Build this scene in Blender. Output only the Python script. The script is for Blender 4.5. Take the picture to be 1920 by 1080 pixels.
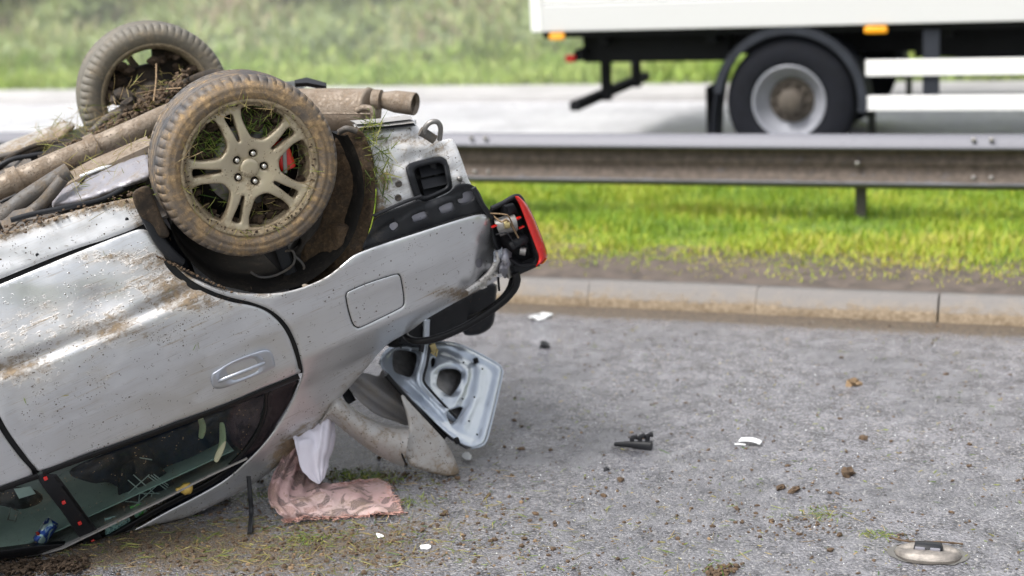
import bpy, bmesh, math, random
import numpy as np
from math import sin, cos, pi, radians, sqrt, atan2, exp
from mathutils import Vector, Matrix, noise
from mathutils.geometry import delaunay_2d_cdt

random.seed(7); RNG = np.random.default_rng(7)
scn = bpy.context.scene
for o in list(bpy.data.objects): bpy.data.objects.remove(o)

# ------------------------------------------------------------------ camera
F = 2925.0; PITCH = radians(14); ROLL = .057; YAW = radians(22.3); CH = 2.15
_z = np.array([0, 0, 1.])
_f0 = np.array([-sin(YAW), cos(YAW), 0]); _r0 = np.array([cos(YAW), sin(YAW), 0])
FW = _f0*cos(PITCH) - _z*sin(PITCH); _up = _f0*sin(PITCH) + _z*cos(PITCH)
CR = cos(ROLL)*_r0 - sin(ROLL)*_up; CU = sin(ROLL)*_r0 + cos(ROLL)*_up
CP = np.array([0, 0, CH])
cam_d = bpy.data.cameras.new('camera'); cam = bpy.data.objects.new('camera', cam_d)
scn.collection.objects.link(cam)
M = Matrix(((CR[0], CU[0], -FW[0], CP[0]), (CR[1], CU[1], -FW[1], CP[1]), (CR[2], CU[2], -FW[2], CP[2]), (0, 0, 0, 1)))
cam.matrix_world = M
cam_d.sensor_width = 36; cam_d.lens = F/1920*36; cam_d.clip_end = 500; cam_d.clip_start = .1
cam_d.dof.use_dof = True; cam_d.dof.focus_distance = 5.3; cam_d.dof.aperture_fstop = 1.45
scn.camera = cam

# ------------------------------------------------------------------ light
SUN_EL = radians(58); SUN_AZ = radians(215)      # azimuth clockwise from +Y
w = bpy.data.worlds.new('World'); scn.world = w; w.use_nodes = True
nt = w.node_tree; nt.nodes.clear()
sky = nt.nodes.new('ShaderNodeTexSky'); sky.sky_type = 'NISHITA'; sky.sun_disc = False
sky.sun_elevation = SUN_EL; sky.sun_rotation = SUN_AZ; sky.dust_density = 5.0; sky.air_density = 1.0; sky.ozone_density = 1.0
hs = nt.nodes.new('ShaderNodeHueSaturation'); hs.inputs['Saturation'].default_value = .30; hs.inputs['Value'].default_value = 1.25
bg = nt.nodes.new('ShaderNodeBackground'); bg.inputs['Strength'].default_value = .10
wo = nt.nodes.new('ShaderNodeOutputWorld')
nt.links.new(sky.outputs[0], hs.inputs['Color']); nt.links.new(hs.outputs[0], bg.inputs['Color']); nt.links.new(bg.outputs[0], wo.inputs['Surface'])
sd = bpy.data.lights.new('sun', 'SUN'); sd.energy = 1.5; sd.angle = radians(18); sd.color = (1, .97, .92)
so = bpy.data.objects.new('sun', sd); scn.collection.objects.link(so)
_sv = Vector((sin(SUN_AZ)*cos(SUN_EL), cos(SUN_AZ)*cos(SUN_EL), sin(SUN_EL)))
so.rotation_euler = _sv.to_track_quat('Z', 'Y').to_euler(); so.location = _sv*30
scn.view_settings.view_transform = 'Standard'; scn.view_settings.look = 'None'
scn.view_settings.exposure = 1.08; scn.view_settings.gamma = 1; scn.view_settings.use_curve_mapping = False

# ------------------------------------------------------------------ geometry from the surveyed camera
def ray(x, y): return CR*((x-960)/F) + CU*((540-y)/F) + FW
def on_plane(x, y, n, d):
    r = ray(x, y); return CP + r*((d - n@CP)/(n@r))
def ground(x, y, z=0): return on_plane(x, y, _z, z)
def wall(x, y, Y): return on_plane(x, y, np.array([0, 1., 0]), Y)
def proj(p):
    d = np.asarray(p)-CP; z = d@FW
    return 960+F*(d@CR)/z, 540-F*(d@CU)/z

# the car's own frame: x to its rear, y across it (away), z towards its underside (up, as it lies on its roof)
_c = np.array([-.397, .26, .88]); _c /= np.linalg.norm(_c)
_a = np.array([1, .45, (-_c[0]-_c[1]*.45)/_c[2]]); _a /= np.linalg.norm(_a); _b = -np.cross(_a, _c)
_W = np.array([CR, CU, FW]).T
CA, CC, CB = _W@_a, _W@_c, _W@_b
CO = CP + ray(457, 312)*5.2
OFF = np.array([-.93, .25, -1.12])
def cp(px, py, y=0.0):
    p = on_plane(px, py, CC, CC@CO + y) - CO
    return np.array([p@CA, p@CC, p@CB])
def c2w(v): return CO + CA*v[0] + CC*v[1] + CB*v[2]
def w2c(p):
    p = np.asarray(p)-CO; return np.array([p@CA, p@CC, p@CB])
def plane3(a, b, c):
    """map px -> car coordinates on the plane through three (px,py,y) points; d moves along the normal, away from camera"""
    A, B, C_ = [cp(*q) for q in (a, b, c)]
    n = np.cross(B-A, C_-A); n /= np.linalg.norm(n)
    camc = w2c(CP)
    if n@(A-camc) < 0: n = -n
    def f(px, py, d=0.0):
        q = cp(px, py, 1.0); r = q-camc
        return camc + r*((n@A + d - n@camc)/(n@r))
    f.n = n
    return f

ZP = [-1.4, -1.12, -1.06, -.80, -.755, -.60, -.47, -.40, -.34, -.20, -.06, .05, .12, .3]
YP = [.34, .235, .20, .075, .06, .015, .0, .0, .005, .045, .095, .125, .16, .25]
def side_y(x, z):
    y = float(np.interp(z, ZP, YP))
    if x > .45: y += .55*(x-.45)**2
    if z < -.75 and x > -.35: y += .10*min(1, (x+.35)/.7)*min(1, (-.75-z)/.15)
    return y
def side(px, py, d=0.0):
    y = 0.03
    for _ in range(6):
        v = cp(px, py, y); y = .5*y + .5*(side_y(v[0], v[2]) + d) if _ < 3 else side_y(v[0], v[2]) + d
    return cp(px, py, y)

# ------------------------------------------------------------------ nodes
class N:
    def __init__(s, name):
        s.m = bpy.data.materials.new(name); s.m.use_nodes = True; s.t = s.m.node_tree
        s.b = s.t.nodes['Principled BSDF']; s.tc = s.t.nodes.new('ShaderNodeTexCoord').outputs['Object']
    def n(s, typ, **k):
        o = s.t.nodes.new('ShaderNode'+typ)
        for a, v in k.items():
            if a.startswith('i_'):
                key = a[2:].replace('_', ' ')
                o.inputs[key].default_value = v
            else: setattr(o, a, v)
        return o
    def l(s, a, b): s.t.links.new(a, b)
    def noise(s, scale, detail=5, rough=.6, vec=None, dist=0):
        o = s.n('TexNoise', i_Scale=scale, i_Detail=detail, i_Roughness=rough, i_Distortion=dist); s.l(vec or s.tc, o.inputs['Vector']); return o.outputs[0]
    def vor(s, scale, feat='F1', vec=None, rnd=1):
        o = s.n('TexVoronoi', feature=feat, i_Scale=scale, i_Randomness=rnd); s.l(vec or s.tc, o.inputs['Vector']); return o
    def map(s, sc=(1, 1, 1), rot=(0, 0, 0)):
        o = s.n('Mapping'); o.inputs['Scale'].default_value = sc; o.inputs['Rotation'].default_value = rot
        s.l(s.tc, o.inputs['Vector']); return o.outputs[0]
    def mr(s, v, a, b, c=0., d=1.):
        o = s.n('MapRange'); s.put(v, o.inputs[0])
        for i, q in enumerate((a, b, c, d)): o.inputs[i+1].default_value = q
        return o.outputs[0]
    def put(s, v, sock):
        if isinstance(v, (int, float)): sock.default_value = v
        elif isinstance(v, (tuple, list)): sock.default_value = (*v[:3], 1) if len(sock.default_value) == 4 else v
        else: s.l(v, sock)
    def math(s, op, a, b=0., clamp=False):
        o = s.n('Math', operation=op, use_clamp=clamp); s.put(a, o.inputs[0]); s.put(b, o.inputs[1]); return o.outputs[0]
    def mix(s, f, a, b):
        o = s.n('MixRGB'); s.put(f, o.inputs[0]); s.put(a, o.inputs[1]); s.put(b, o.inputs[2]); return o.outputs[0]
    def attr(s, name):
        return s.n('Attribute', attribute_name=name).outputs['Fac']
    def bump(s, h, strength=.3, dist=.01, nrm=None):
        o = s.n('Bump', i_Strength=strength, i_Distance=dist); s.l(h, o.inputs['Height'])
        if nrm: s.l(nrm, o.inputs['Normal'])
        return o.outputs[0]
    def set(s, **k):
        for a, v in k.items(): s.put(v, s.b.inputs[a.replace('_', ' ')])
        return s.m

def plain(name, col, rough=.6, metal=0., var=.25, scale=14, bump=.0, spec=.5, coat=0.):
    m = N(name); nz = m.noise(scale, 6, .65)
    c = m.mix(m.mr(nz, .3, .7), tuple(x*(1-var) for x in col), tuple(min(1, x*(1+var)) for x in col))
    m.set(Base_Color=c, Roughness=m.mr(nz, .3, .7, rough*.85, min(1, rough*1.15)), Metallic=metal, Coat_Weight=coat)
    m.b.inputs['Specular IOR Level'].default_value = spec
    if bump: m.set(Normal=m.bump(m.noise(scale*4, 6), bump, .005))
    return m.m

def dirty(name, col, rough=.45, metal=0., amount=.3, mud=(.17, .115, .065), mud2=(.30, .23, .155), scale=9, speck=.5, coat=0., streak=0.):
    """a base coat with caked mud, thin dried film, specks and scratches; extra mud where the 'mud' attribute says"""
    m = N(name)
    n1 = m.noise(scale*1.7, 12, .74) if not streak else m.math('ADD', m.math('MULTIPLY', m.noise(scale*1.2, 12, .74), .5), m.math('MULTIPLY', m.noise(3.0, 10, .72, m.map((3, 6, 22), (0, radians(-26), 0))), .5)); n2 = m.noise(scale*7, 8, .75); at = m.attr('mud')
    a = m.math('ADD', at, amount)
    cake = m.mr(m.math('ADD', m.math('ADD', m.math('MULTIPLY', n1, .55), m.math('MULTIPLY', n2, .45)), m.math('MULTIPLY', a, .34)), .67, .77)
    film = m.mr(m.math('ADD', n1, m.math('MULTIPLY', a, .55)), .62, 1.0, 0, .62)
    v = m.vor(130); sp = m.math('LESS_THAN', v.outputs['Distance'], .26)
    gate = m.mr(m.math('ADD', m.noise(30, 3), m.math('MULTIPLY', a, .15)), .58, .66)
    sp = m.math('MULTIPLY', m.math('MULTIPLY', sp, gate), speck)
    v2 = m.vor(42); sp2 = m.math('MULTIPLY', m.math('LESS_THAN', v2.outputs['Distance'], .13), m.math('MULTIPLY', m.mr(m.noise(11, 2), .52, .56), speck))
    col_ = m.mix(film, col, mud2)
    if streak:
        mp = m.map((3.0, 3, 70), (0, radians(-24), 0)); s_ = m.noise(2.2, 4, .6, mp)
        st = m.math('MULTIPLY', m.mr(s_, .60, .70), m.mr(m.math('ADD', n1, m.math('MULTIPLY', at, .4)), .45, .75, 0, streak))
        col_ = m.mix(st, col_, (.33, .24, .13))
        mp2 = m.map((2.0, 3, 160), (0, radians(-30), 0)); s2 = m.noise(3, 3, .6, mp2)
        col_ = m.mix(m.math('MULTIPLY', m.mr(s2, .615, .65), m.mr(n1, .42, .6, 0, streak*.6)), col_, (.10, .09, .08))
    col_ = m.mix(m.math('MAXIMUM', sp, sp2), col_, tuple(x*.35 for x in mud))
    mc = m.mix(m.mr(n2, .35, .65), tuple(x*.6 for x in mud), mud2)
    c = m.mix(cake, col_, mc)
    msk = m.math('MAXIMUM', cake, m.math('MAXIMUM', sp, sp2))
    inv = m.math('SUBTRACT', 1., m.math('MAXIMUM', msk, m.math('MULTIPLY', film, .9)))
    m.set(Base_Color=c, Roughness=m.math('ADD', m.math('MULTIPLY', inv, rough-.85), .85), Metallic=m.math('MULTIPLY', inv, metal),
          Coat_Weight=m.math('MULTIPLY', inv, coat))
    m.b.inputs['Coat Roughness'].default_value = .06
    if max(col) < .03: m.b.inputs['Specular IOR Level'].default_value = .22
    h = m.math('ADD', m.math('MULTIPLY', cake, n2), m.math('MULTIPLY', msk, .3))
    m.set(Normal=m.bump(h, .55, .006))
    return m.m

MAT = {}
MAT['paint'] = dirty('silver_paint', (.61, .62, .635), .34, .72, .0, coat=.35, scale=5, speck=.9, streak=.85)
MAT['paint_clean'] = dirty('silver_paint_clean', (.50, .53, .59), .3, .75, -.12, coat=.5, speck=.5)
MAT['inner_silver'] = dirty('boot_lid_inner_paint', (.53, .59, .67), .30, .45, -.35, coat=.4, speck=.12)
MAT['dull_silver'] = dirty('dull_scuffed_silver', (.42, .41, .40), .45, .45, .30, mud=(.16, .12, .08), scale=9, speck=.9)
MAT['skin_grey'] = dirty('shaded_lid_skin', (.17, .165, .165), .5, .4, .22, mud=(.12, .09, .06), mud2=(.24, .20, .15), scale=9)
MAT['scuffed'] = dirty('scuffed_pale_paint', (.70, .71, .73), .40, .2, .05, scale=8, speck=1, streak=.6)
MAT['black'] = dirty('black_plastic', (.018, .019, .022), .42, 0, .02, mud=(.12, .085, .055), mud2=(.15, .12, .085), speck=.5)
MAT['gasket'] = dirty('black_gasket', (.010, .010, .011), .38, 0, -.15, mud2=(.16, .13, .09))
MAT['rubber'] = dirty('muddy_tyre_rubber', (.05, .05, .055), .55, 0, .52, mud=(.20, .12, .06), mud2=(.42, .29, .155), scale=7)
MAT['rubber_far'] = dirty('greyed_tyre_rubber', (.13, .12, .10), .6, 0, .40, mud=(.19, .15, .10), mud2=(.30, .25, .18), scale=6)
MAT['alloy'] = dirty('muddy_alloy', (.46, .40, .29), .34, .55, .32, mud=(.17, .115, .065), mud2=(.36, .29, .19), scale=8, speck=.8)
MAT['pipe'] = dirty('rusty_mudded_steel', (.25, .21, .17), .5, .35, .55, mud=(.085, .058, .036), mud2=(.29, .22, .155), scale=11, speck=.7)
MAT['under'] = dirty('dirty_underbody', (.07, .07, .072), .55, .1, .50, mud=(.085, .058, .035), mud2=(.20, .155, .11), scale=8)
MAT['darkmud'] = dirty('dark_mud', (.022, .018, .015), .7, 0, .30, mud=(.085, .052, .028), mud2=(.14, .095, .058), scale=12)
MAT['arch'] = dirty('black_arch_liner', (.006, .0055, .005), .8, 0, .35, mud=(.05, .032, .02), mud2=(.03, .024, .018), scale=12)
MAT['shield'] = dirty('grey_heat_shield', (.27, .27, .31), .42, .45, .28, mud2=(.30, .26, .22), scale=8)
MAT['chrome'] = plain('bright_metal', (.6, .58, .54), .25, .9, .15)
MAT['steel'] = plain('dull_steel', (.25, .24, .23), .45, .7, .3, 30)
MAT['red'] = plain('red_plastic', (.55, .012, .008), .25, 0, .15, coat=.6)
MAT['gold'] = plain('brass_latch', (.40, .33, .16), .4, .7, .3, 60)
MAT['fabric_dark'] = plain('navy_fabric', (.014, .018, .03), .95, 0, .4, 60, .3)
MAT['liner_light'] = plain('grey_green_headliner', (.40, .47, .44), .9, 0, .12, 6)
MAT['cream'] = plain('cream_foam', (.42, .41, .27), .8, 0, .15, 25)
MAT['yellow'] = plain('ochre_plastic', (.50, .34, .08), .5, 0, .2, 40)
MAT['white_thread'] = plain('white_thread', (.6, .62, .62), .8, 0, .1)
MAT['white'] = plain('white_plastic', (.78, .80, .80), .4, 0, .08)
MAT['soil_dark'] = plain('dark_packed_soil', (.045, .028, .016), .95, 0, .5, 60, .5)  # darker soil tone, for packed rims and the roof edge
MAT['soil'] = plain('crumbly_soil', (.085, .055, .032), .95, 0, .55, 60, .5)
MAT['soil_light'] = plain('dry_soil', (.22, .15, .085), .95, 0, .45, 60, .5)

def glassm(name, tint, refl=1.0):
    m = N(name); t = m.t; t.nodes.remove(m.b)
    tr = m.n('BsdfTransparent'); tr.inputs[0].default_value = (*tint, 1)
    gl = m.n('BsdfGlossy'); gl.inputs['Roughness'].default_value = .03; gl.inputs[0].default_value = (.9, .95, 1, 1)
    df = m.n('BsdfDiffuse'); df.inputs[0].default_value = (.24, .19, .13, 1)
    ge = m.n('NewGeometry'); dt = m.n('VectorMath', operation='DOT_PRODUCT'); m.l(ge.outputs['Normal'], dt.inputs[0]); m.l(ge.outputs['Incoming'], dt.inputs[1])
    fr = m.math('ADD', .045, m.math('MULTIPLY', .955, m.math('POWER', m.math('SUBTRACT', 1., m.math('ABSOLUTE', dt.outputs['Value'])), 5.)))
    mx = m.n('MixShader'); m.l(m.math('MULTIPLY', fr, refl, True), mx.inputs[0]); m.l(tr.outputs[0], mx.inputs[1]); m.l(gl.outputs[0], mx.inputs[2])
    v = m.vor(70); sp = m.math('MULTIPLY', m.math('LESS_THAN', v.outputs['Distance'], .17), m.mr(m.noise(14, 4), .5, .56))
    film = m.mr(m.noise(7, 8, .7), .5, .8, 0, .28)
    mx2 = m.n('MixShader'); m.l(m.math('MAXIMUM', sp, film), mx2.inputs[0]); m.l(mx.outputs[0], mx2.inputs[1]); m.l(df.outputs[0], mx2.inputs[2])
    m.l(mx2.outputs[0], t.nodes['Material Output'].inputs['Surface'])
    return m.m
MAT['dark_glass'] = plain('black_privacy_glass', (.006, .007, .010), .12, 0, .2, spec=.25)
MAT['glass'] = glassm('tinted_glass', (.62, .74, .70))

def bladem(name, cols, rough=.6, trans=.25):
    m = N(name); r = m.n('ValToRGB'); m.l(m.attr('tone'), r.inputs[0]); e = r.color_ramp.elements
    while len(e) < len(cols): e.new(.5)
    for i, c in enumerate(cols): e[i].position = i/(len(cols)-1); e[i].color = (*c, 1)
    m.set(Base_Color=r.outputs[0], Roughness=rough)
    tl = m.n('BsdfTranslucent'); m.l(r.outputs[0], tl.inputs[0]); mx = m.n('MixShader'); mx.inputs[0].default_value = trans
    m.l(m.b.outputs[0], mx.inputs[1]); m.l(tl.outputs[0], mx.inputs[2]); m.l(mx.outputs[0], m.t.nodes['Material Output'].inputs['Surface'])
    return m.m
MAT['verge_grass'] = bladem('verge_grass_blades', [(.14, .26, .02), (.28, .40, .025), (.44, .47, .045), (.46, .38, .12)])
MAT['bank_grass'] = bladem('bank_grass_blades', [(.16, .22, .07), (.28, .35, .09), (.40, .40, .19), (.36, .27, .19)])  # blade tones raised pale and yellowish, haze put into the colour
MAT['bank_green'] = bladem('bank_foot_grass', [(.20, .33, .06), (.33, .45, .08), (.44, .50, .15)])
MAT['scrap'] = bladem('torn_grass', [(.05, .12, .01), (.16, .22, .03), (.30, .27, .08), (.34, .24, .12)])

# ------------------------------------------------------------------ mesh helpers
COL = scn.collection; ORG = {}
class MB:
    def __init__(s): s.v = []; s.f = []; s.mi = []; s.sm = []; s.at = []; s.cur = 0; s.smooth = True
    def add(s, vs, fs, at=None, smooth=None):
        o = len(s.v); s.v.extend([tuple(map(float, q)) for q in vs]); s.f.extend([tuple(i+o for i in f) for f in fs])
        s.mi.extend([s.cur]*len(fs)); s.sm.extend([s.smooth if smooth is None else smooth]*len(fs))
        s.at.extend(at if at is not None else [0.]*len(vs)); return s
    def box(s, lo, hi, R=None, c=None, bev=0):
        x0, y0, z0 = lo; x1, y1, z1 = hi
        if bev:
            bm = bmesh.new(); bmesh.ops.create_cube(bm, size=1)
            for v in bm.verts: v.co = Vector(((x0+x1)/2+v.co.x*(x1-x0), (y0+y1)/2+v.co.y*(y1-y0), (z0+z1)/2+v.co.z*(z1-z0)))
            bmesh.ops.bevel(bm, geom=bm.edges[:], offset=bev, segments=2, affect='EDGES', profile=.5)
            vs = [np.array(v.co) for v in bm.verts]; fs = [[l.index for l in f.verts] for f in bm.faces]; bm.free()
        else:
            vs = [np.array((x, y, z)) for x in (x0, x1) for y in (y0, y1) for z in (z0, z1)]
            fs = [(0, 1, 3, 2), (4, 6, 7, 5), (0, 4, 5, 1), (2, 3, 7, 6), (0, 2, 6, 4), (1, 5, 7, 3)]
        if R is not None: vs = [c + R@(q-c) for q in vs]
        return s.add(vs, fs, smooth=False)
    def tube(s, pts, r, n=10, caps=True, flat=1.0, closed=False):
        pts = [np.asarray(p, float) for p in pts]; k = len(pts); rr = r if hasattr(r, '__len__') else [r]*k
        vs = []; prev = None
        for i, p in enumerate(pts):
            if closed: t = pts[(i+1) % k]-pts[i-1]
            else: t = pts[min(i+1, k-1)]-pts[max(i-1, 0)]
            t = t/(np.linalg.norm(t)+1e-9)
            if prev is None:
                h = np.array([0, 1., 0]) if abs(t[1]) < .9 else np.array([1., 0, 0]); u = np.cross(t, h)
            else: u = prev - t*(prev@t)
            u /= np.linalg.norm(u)+1e-9; prev = u; w_ = np.cross(t, u)
            for j in range(n):
                a = 2*pi*j/n; vs.append(p + (u*cos(a) + w_*sin(a)*flat)*rr[i])
        fs = []
        for i in range(k if closed else k-1):
            for j in range(n):
                a, b = i*n+j, i*n+(j+1) % n; c, d = ((i+1) % k)*n+(j+1) % n, ((i+1) % k)*n+j; fs.append((a, b, c, d))
        s.add(vs, fs)
        if caps and not closed:
            s.add([vs[j] for j in range(n)], [tuple(range(n))[::-1]], smooth=False); s.add([vs[(k-1)*n+j] for j in range(n)], [tuple(range(n))], smooth=False)
        return s
    def lathe(s, prof, n=48, c=(0, 0, 0), ang=None, axis=1):
        """prof: (radius, y); turned about the y axis"""
        an = ang or [2*pi*i/n for i in range(n)]; n = len(an); vs = []
        for r, y in prof:
            for a in an: vs.append((c[0]+r*cos(a), c[1]+y, c[2]+r*sin(a)))
        fs = []
        for i in range(len(prof)-1):
            for j in range(n):
                fs.append((i*n+j, (i+1)*n+j, (i+1)*n+(j+1) % n, i*n+(j+1) % n))
        return s.add(vs, fs)
    def grid(s, P, at=None, smooth=True):
        h, w_ = len(P), len(P[0]); vs = [q for row in P for q in row]
        fs = [(i*w_+j, i*w_+j+1, (i+1)*w_+j+1, (i+1)*w_+j) for i in range(h-1) for j in range(w_-1)]
        return s.add(vs, fs, at, smooth)
    def sheet(s, P, t, at=None):
        """grid with thickness: t is a vector"""
        t = np.asarray(t, float); h, w_ = len(P), len(P[0])
        s.grid(P, at); s.grid([[q+t for q in row][::-1] for row in P])
        for row in (P[0], P[-1], [r[0] for r in P], [r[-1] for r in P]): s.grid([row, [q+t for q in row]], smooth=False)
        return s
    def build(s, name, mats, parent=None, org=None, label=None, cat=None, group=None, kind=None, world=None, clampcar=False):
        v = np.array(s.v, float).reshape(-1, 3)
        if parent is not None: base = ORG[parent.name]
        elif org is not None: base = np.asarray(org, float)
        else: base = np.array([(v[:, 0].min()+v[:, 0].max())/2, (v[:, 1].min()+v[:, 1].max())/2, v[:, 2].min()])
        if clampcar:
            wv = CO + v@np.array([CA, CC, CB]); low = np.minimum(wv[:, 2]-.006, 0); v = v - np.outer(low, [0, 0, 1.])/CB[2]
        me = bpy.data.meshes.new(name); me.from_pydata((v-base).tolist(), [], s.f)
        if not isinstance(mats, (list, tuple)): mats = [mats]
        for m in mats: me.materials.append(MAT[m] if isinstance(m, str) else m)
        me.polygons.foreach_set('material_index', s.mi); me.polygons.foreach_set('use_smooth', s.sm)
        if any(s.at):
            a = me.attributes.new('mud', 'FLOAT', 'POINT'); a.data.foreach_set('value', s.at)
        me.update()
        o = bpy.data.objects.new(name, me); COL.objects.link(o)
        if parent is not None: o.parent = parent; ORG[o.name] = base
        else: o.location = base; ORG[o.name] = base
        meta(o, label, cat, group, kind); return o
def meta(o, label=None, cat=None, group=None, kind=None):
    if label: o['label'] = label
    if cat: o['category'] = cat
    if group: o['group'] = group
    if kind: o['kind'] = kind
    return o
def thing(name, loc, label, cat, group=None):
    o = bpy.data.objects.new(name, None); o.empty_display_size = .1; COL.objects.link(o); o.location = Vector(loc)
    ORG[o.name] = np.asarray(loc, float); return meta(o, label, cat, group)
def smoothstep(a, b, x):
    t = np.clip((x-a)/(b-a), 0, 1); return t*t*(3-2*t)
def spline(pts, per=6, closed=True):
    P = [np.array(p[:2], float) for p in pts]; n = len(P); out = []
    for i in range(n if closed else n-1):
        p0, p1, p2, p3 = (P[(i-1) % n], P[i], P[(i+1) % n], P[(i+2) % n]) if closed else (P[max(i-1, 0)], P[i], P[i+1], P[min(i+2, n-1)])
        for k in range(per):
            t = k/per; out.append(.5*((2*p1)+(-p0+p2)*t+(2*p0-5*p1+4*p2-p3)*t*t+(-p0+3*p1-3*p2+p3)*t**3))
    if not closed: out.append(P[-1])
    return np.array(out)
def spline3(pts, per=6, closed=False):
    P = [np.array(p, float) for p in pts]; n = len(P); out = []
    for i in range(n if closed else n-1):
        p0, p1, p2, p3 = (P[(i-1) % n], P[i], P[(i+1) % n], P[(i+2) % n]) if closed else (P[max(i-1, 0)], P[i], P[i+1], P[min(i+2, n-1)])
        for k in range(per):
            t = k/per; out.append(.5*((2*p1)+(-p0+p2)*t+(2*p0-5*p1+4*p2-p3)*t*t+(-p0+3*p1-3*p2+p3)*t**3))
    if not closed: out.append(P[-1])
    return out
def resample(P, step):
    P = np.vstack([P, P[:1]]); d = np.r_[0, np.cumsum(np.linalg.norm(np.diff(P, axis=0), axis=1))]
    n = max(8, int(round(d[-1]/step))); t = np.linspace(0, d[-1], n, endpoint=False)
    return np.c_[np.interp(t, d, P[:, 0]), np.interp(t, d, P[:, 1])]
def inside(poly, q):
    x, y = q[:, 0], q[:, 1]; c = np.zeros(len(q), bool); a = poly; b = np.roll(poly, -1, 0)
    for (x1, y1), (x2, y2) in zip(a, b):
        if y1 == y2: continue
        m = ((y1 > y) != (y2 > y)) & (x < (x2-x1)*(y-y1)/(y2-y1)+x1); c ^= m
    return c
def segdist(poly, q, closed=True):
    a = poly if closed else poly[:-1]; b = np.roll(poly, -1, 0) if closed else poly[1:]; d = np.full(len(q), 1e9)
    for p, r in zip(a, b):
        e = r-p; t = np.clip(((q-p)@e)/(e@e+1e-12), 0, 1); d = np.minimum(d, np.linalg.norm(q-(p+t[:, None]*e), axis=1))
    return d
def triangulate(outer, holes, step, ring):
    """2-D outline with holes -> points, triangles, boundary loops"""
    loops = [outer]+holes; pts = []; edges = []; lid = []
    for L in loops:
        o = len(pts); pts.extend(L.tolist()); k = len(L); edges.extend([(o+i, o+(i+1) % k) for i in range(k)]); lid.append((o, k))
    lo, hi = outer.min(0), outer.max(0)
    gx, gy = np.meshgrid(np.arange(lo[0], hi[0], step), np.arange(lo[1], hi[1], step*.87)); gx[1::2] += step/2
    G = np.c_[gx.ravel(), gy.ravel()]; G = G[inside(outer, G)]
    for h in holes: G = G[~inside(h, G)]
    if len(G):
        d = np.min([segdist(L, G) for L in loops], axis=0); G = G[d > max(ring*1.6, step*.45)]
    R = []
    if ring:
        for k, L in enumerate(loops):
            t = np.roll(L, -1, 0)-np.roll(L, 1, 0); nn = np.c_[-t[:, 1], t[:, 0]]; nn /= np.linalg.norm(nn, axis=1)[:, None]+1e-9
            for sg in (1, -1):
                for kk in (.4, 1.):
                    q = L+nn*sg*ring*kk; ok = inside(outer, q)
                    for h in holes: ok &= ~inside(h, q)
                    q = q[ok]
                    if len(q): q = q[np.min([segdist(l2, q) for l2 in loops], axis=0) > ring*kk*.85]
                    if len(q): R.append(q)
    allp = np.vstack([np.array(pts)]+([G] if len(G) else [])+R)
    vs, es, fs, ov, oe, of = delaunay_2d_cdt([Vector(p) for p in allp], edges, [], 0, 1e-4)
    V = np.array([tuple(v) for v in vs]); fs = [f for f in fs if len(f) == 3]
    c = np.array([V[list(f)].mean(0) for f in fs]); ok = inside(outer, c)
    for h in holes: ok &= ~inside(h, c)
    fs = [f for f, k in zip(fs, ok) if k]
    cnt = {}
    for f in fs:
        for i in range(3):
            e = (f[i], f[(i+1) % 3]); cnt[e] = 1
    bd = [e for e in cnt if (e[1], e[0]) not in cnt]
    return V, fs, bd
def panel(mb, outline, mapf, thick=.015, holes=(), step=12, ring=3., edge=.004, disp=None, mud=None, sm=True, per=6, raw=False):
    outer = resample(spline(outline, per) if not raw else np.array(outline, float), step*.7)
    hs_ = [resample(spline(h, 6) if not raw else np.array(h, float), step*.6) for h in holes]
    V, fs, bd = triangulate(outer, hs_, step, ring)
    d = np.min([segdist(L, V) for L in [outer]+hs_], axis=0)
    e = edge*np.clip(1-d/max(ring, 1e-3), 0, 1)**2 if ring else np.zeros(len(V))
    if disp is not None: e = e+disp(V)
    P = [mapf(V[i, 0], V[i, 1], e[i]) for i in range(len(V))]
    at = list(np.clip(mud(V), -1, 1.5)) if mud is not None else None
    mb.add(P, fs, at)
    if thick:
        B = [mapf(V[i, 0], V[i, 1], e[i]+thick) for i in range(len(V))]
        mb.add(B, [f[::-1] for f in fs], at)
        vs = []; ff = []
        for a, b in bd:
            o = len(vs); vs += [P[a], P[b], B[b], B[a]]; ff.append((o+1, o, o+3, o+2))
        mb.add(vs, ff, [1e-6]*len(vs), smooth=False)
    return mb
def blob(V, c, r, s=1.0):
    return s*np.exp(-(((V[:, 0]-c[0])/r[0])**2+((V[:, 1]-c[1])/r[1])**2))
def line_sd(V, pts):
    """signed distance (positive below the line in the picture) and fraction along"""
    P = np.array(pts, float); best = np.full(len(V), 1e9); sg = np.zeros(len(V)); tt = np.zeros(len(V)); n = len(P)-1
    for i in range(n):
        e = P[i+1]-P[i]; t = ((V-P[i])@e)/(e@e); tc = np.clip(t, 0, 1); q = V-(P[i]+tc[:, None]*e); d = np.linalg.norm(q, axis=1)
        s_ = np.sign(e[0]*q[:, 1]-e[1]*q[:, 0]); m = d < best; best[m] = d[m]; sg[m] = s_[m]; tt[m] = (i+tc[m])/n
    return best*sg, tt
def nz(v, s=1.0, o=0.0): return noise.noise(Vector((v[0]*s+o, v[1]*s+o*.7, v[2]*s-o)))

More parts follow.
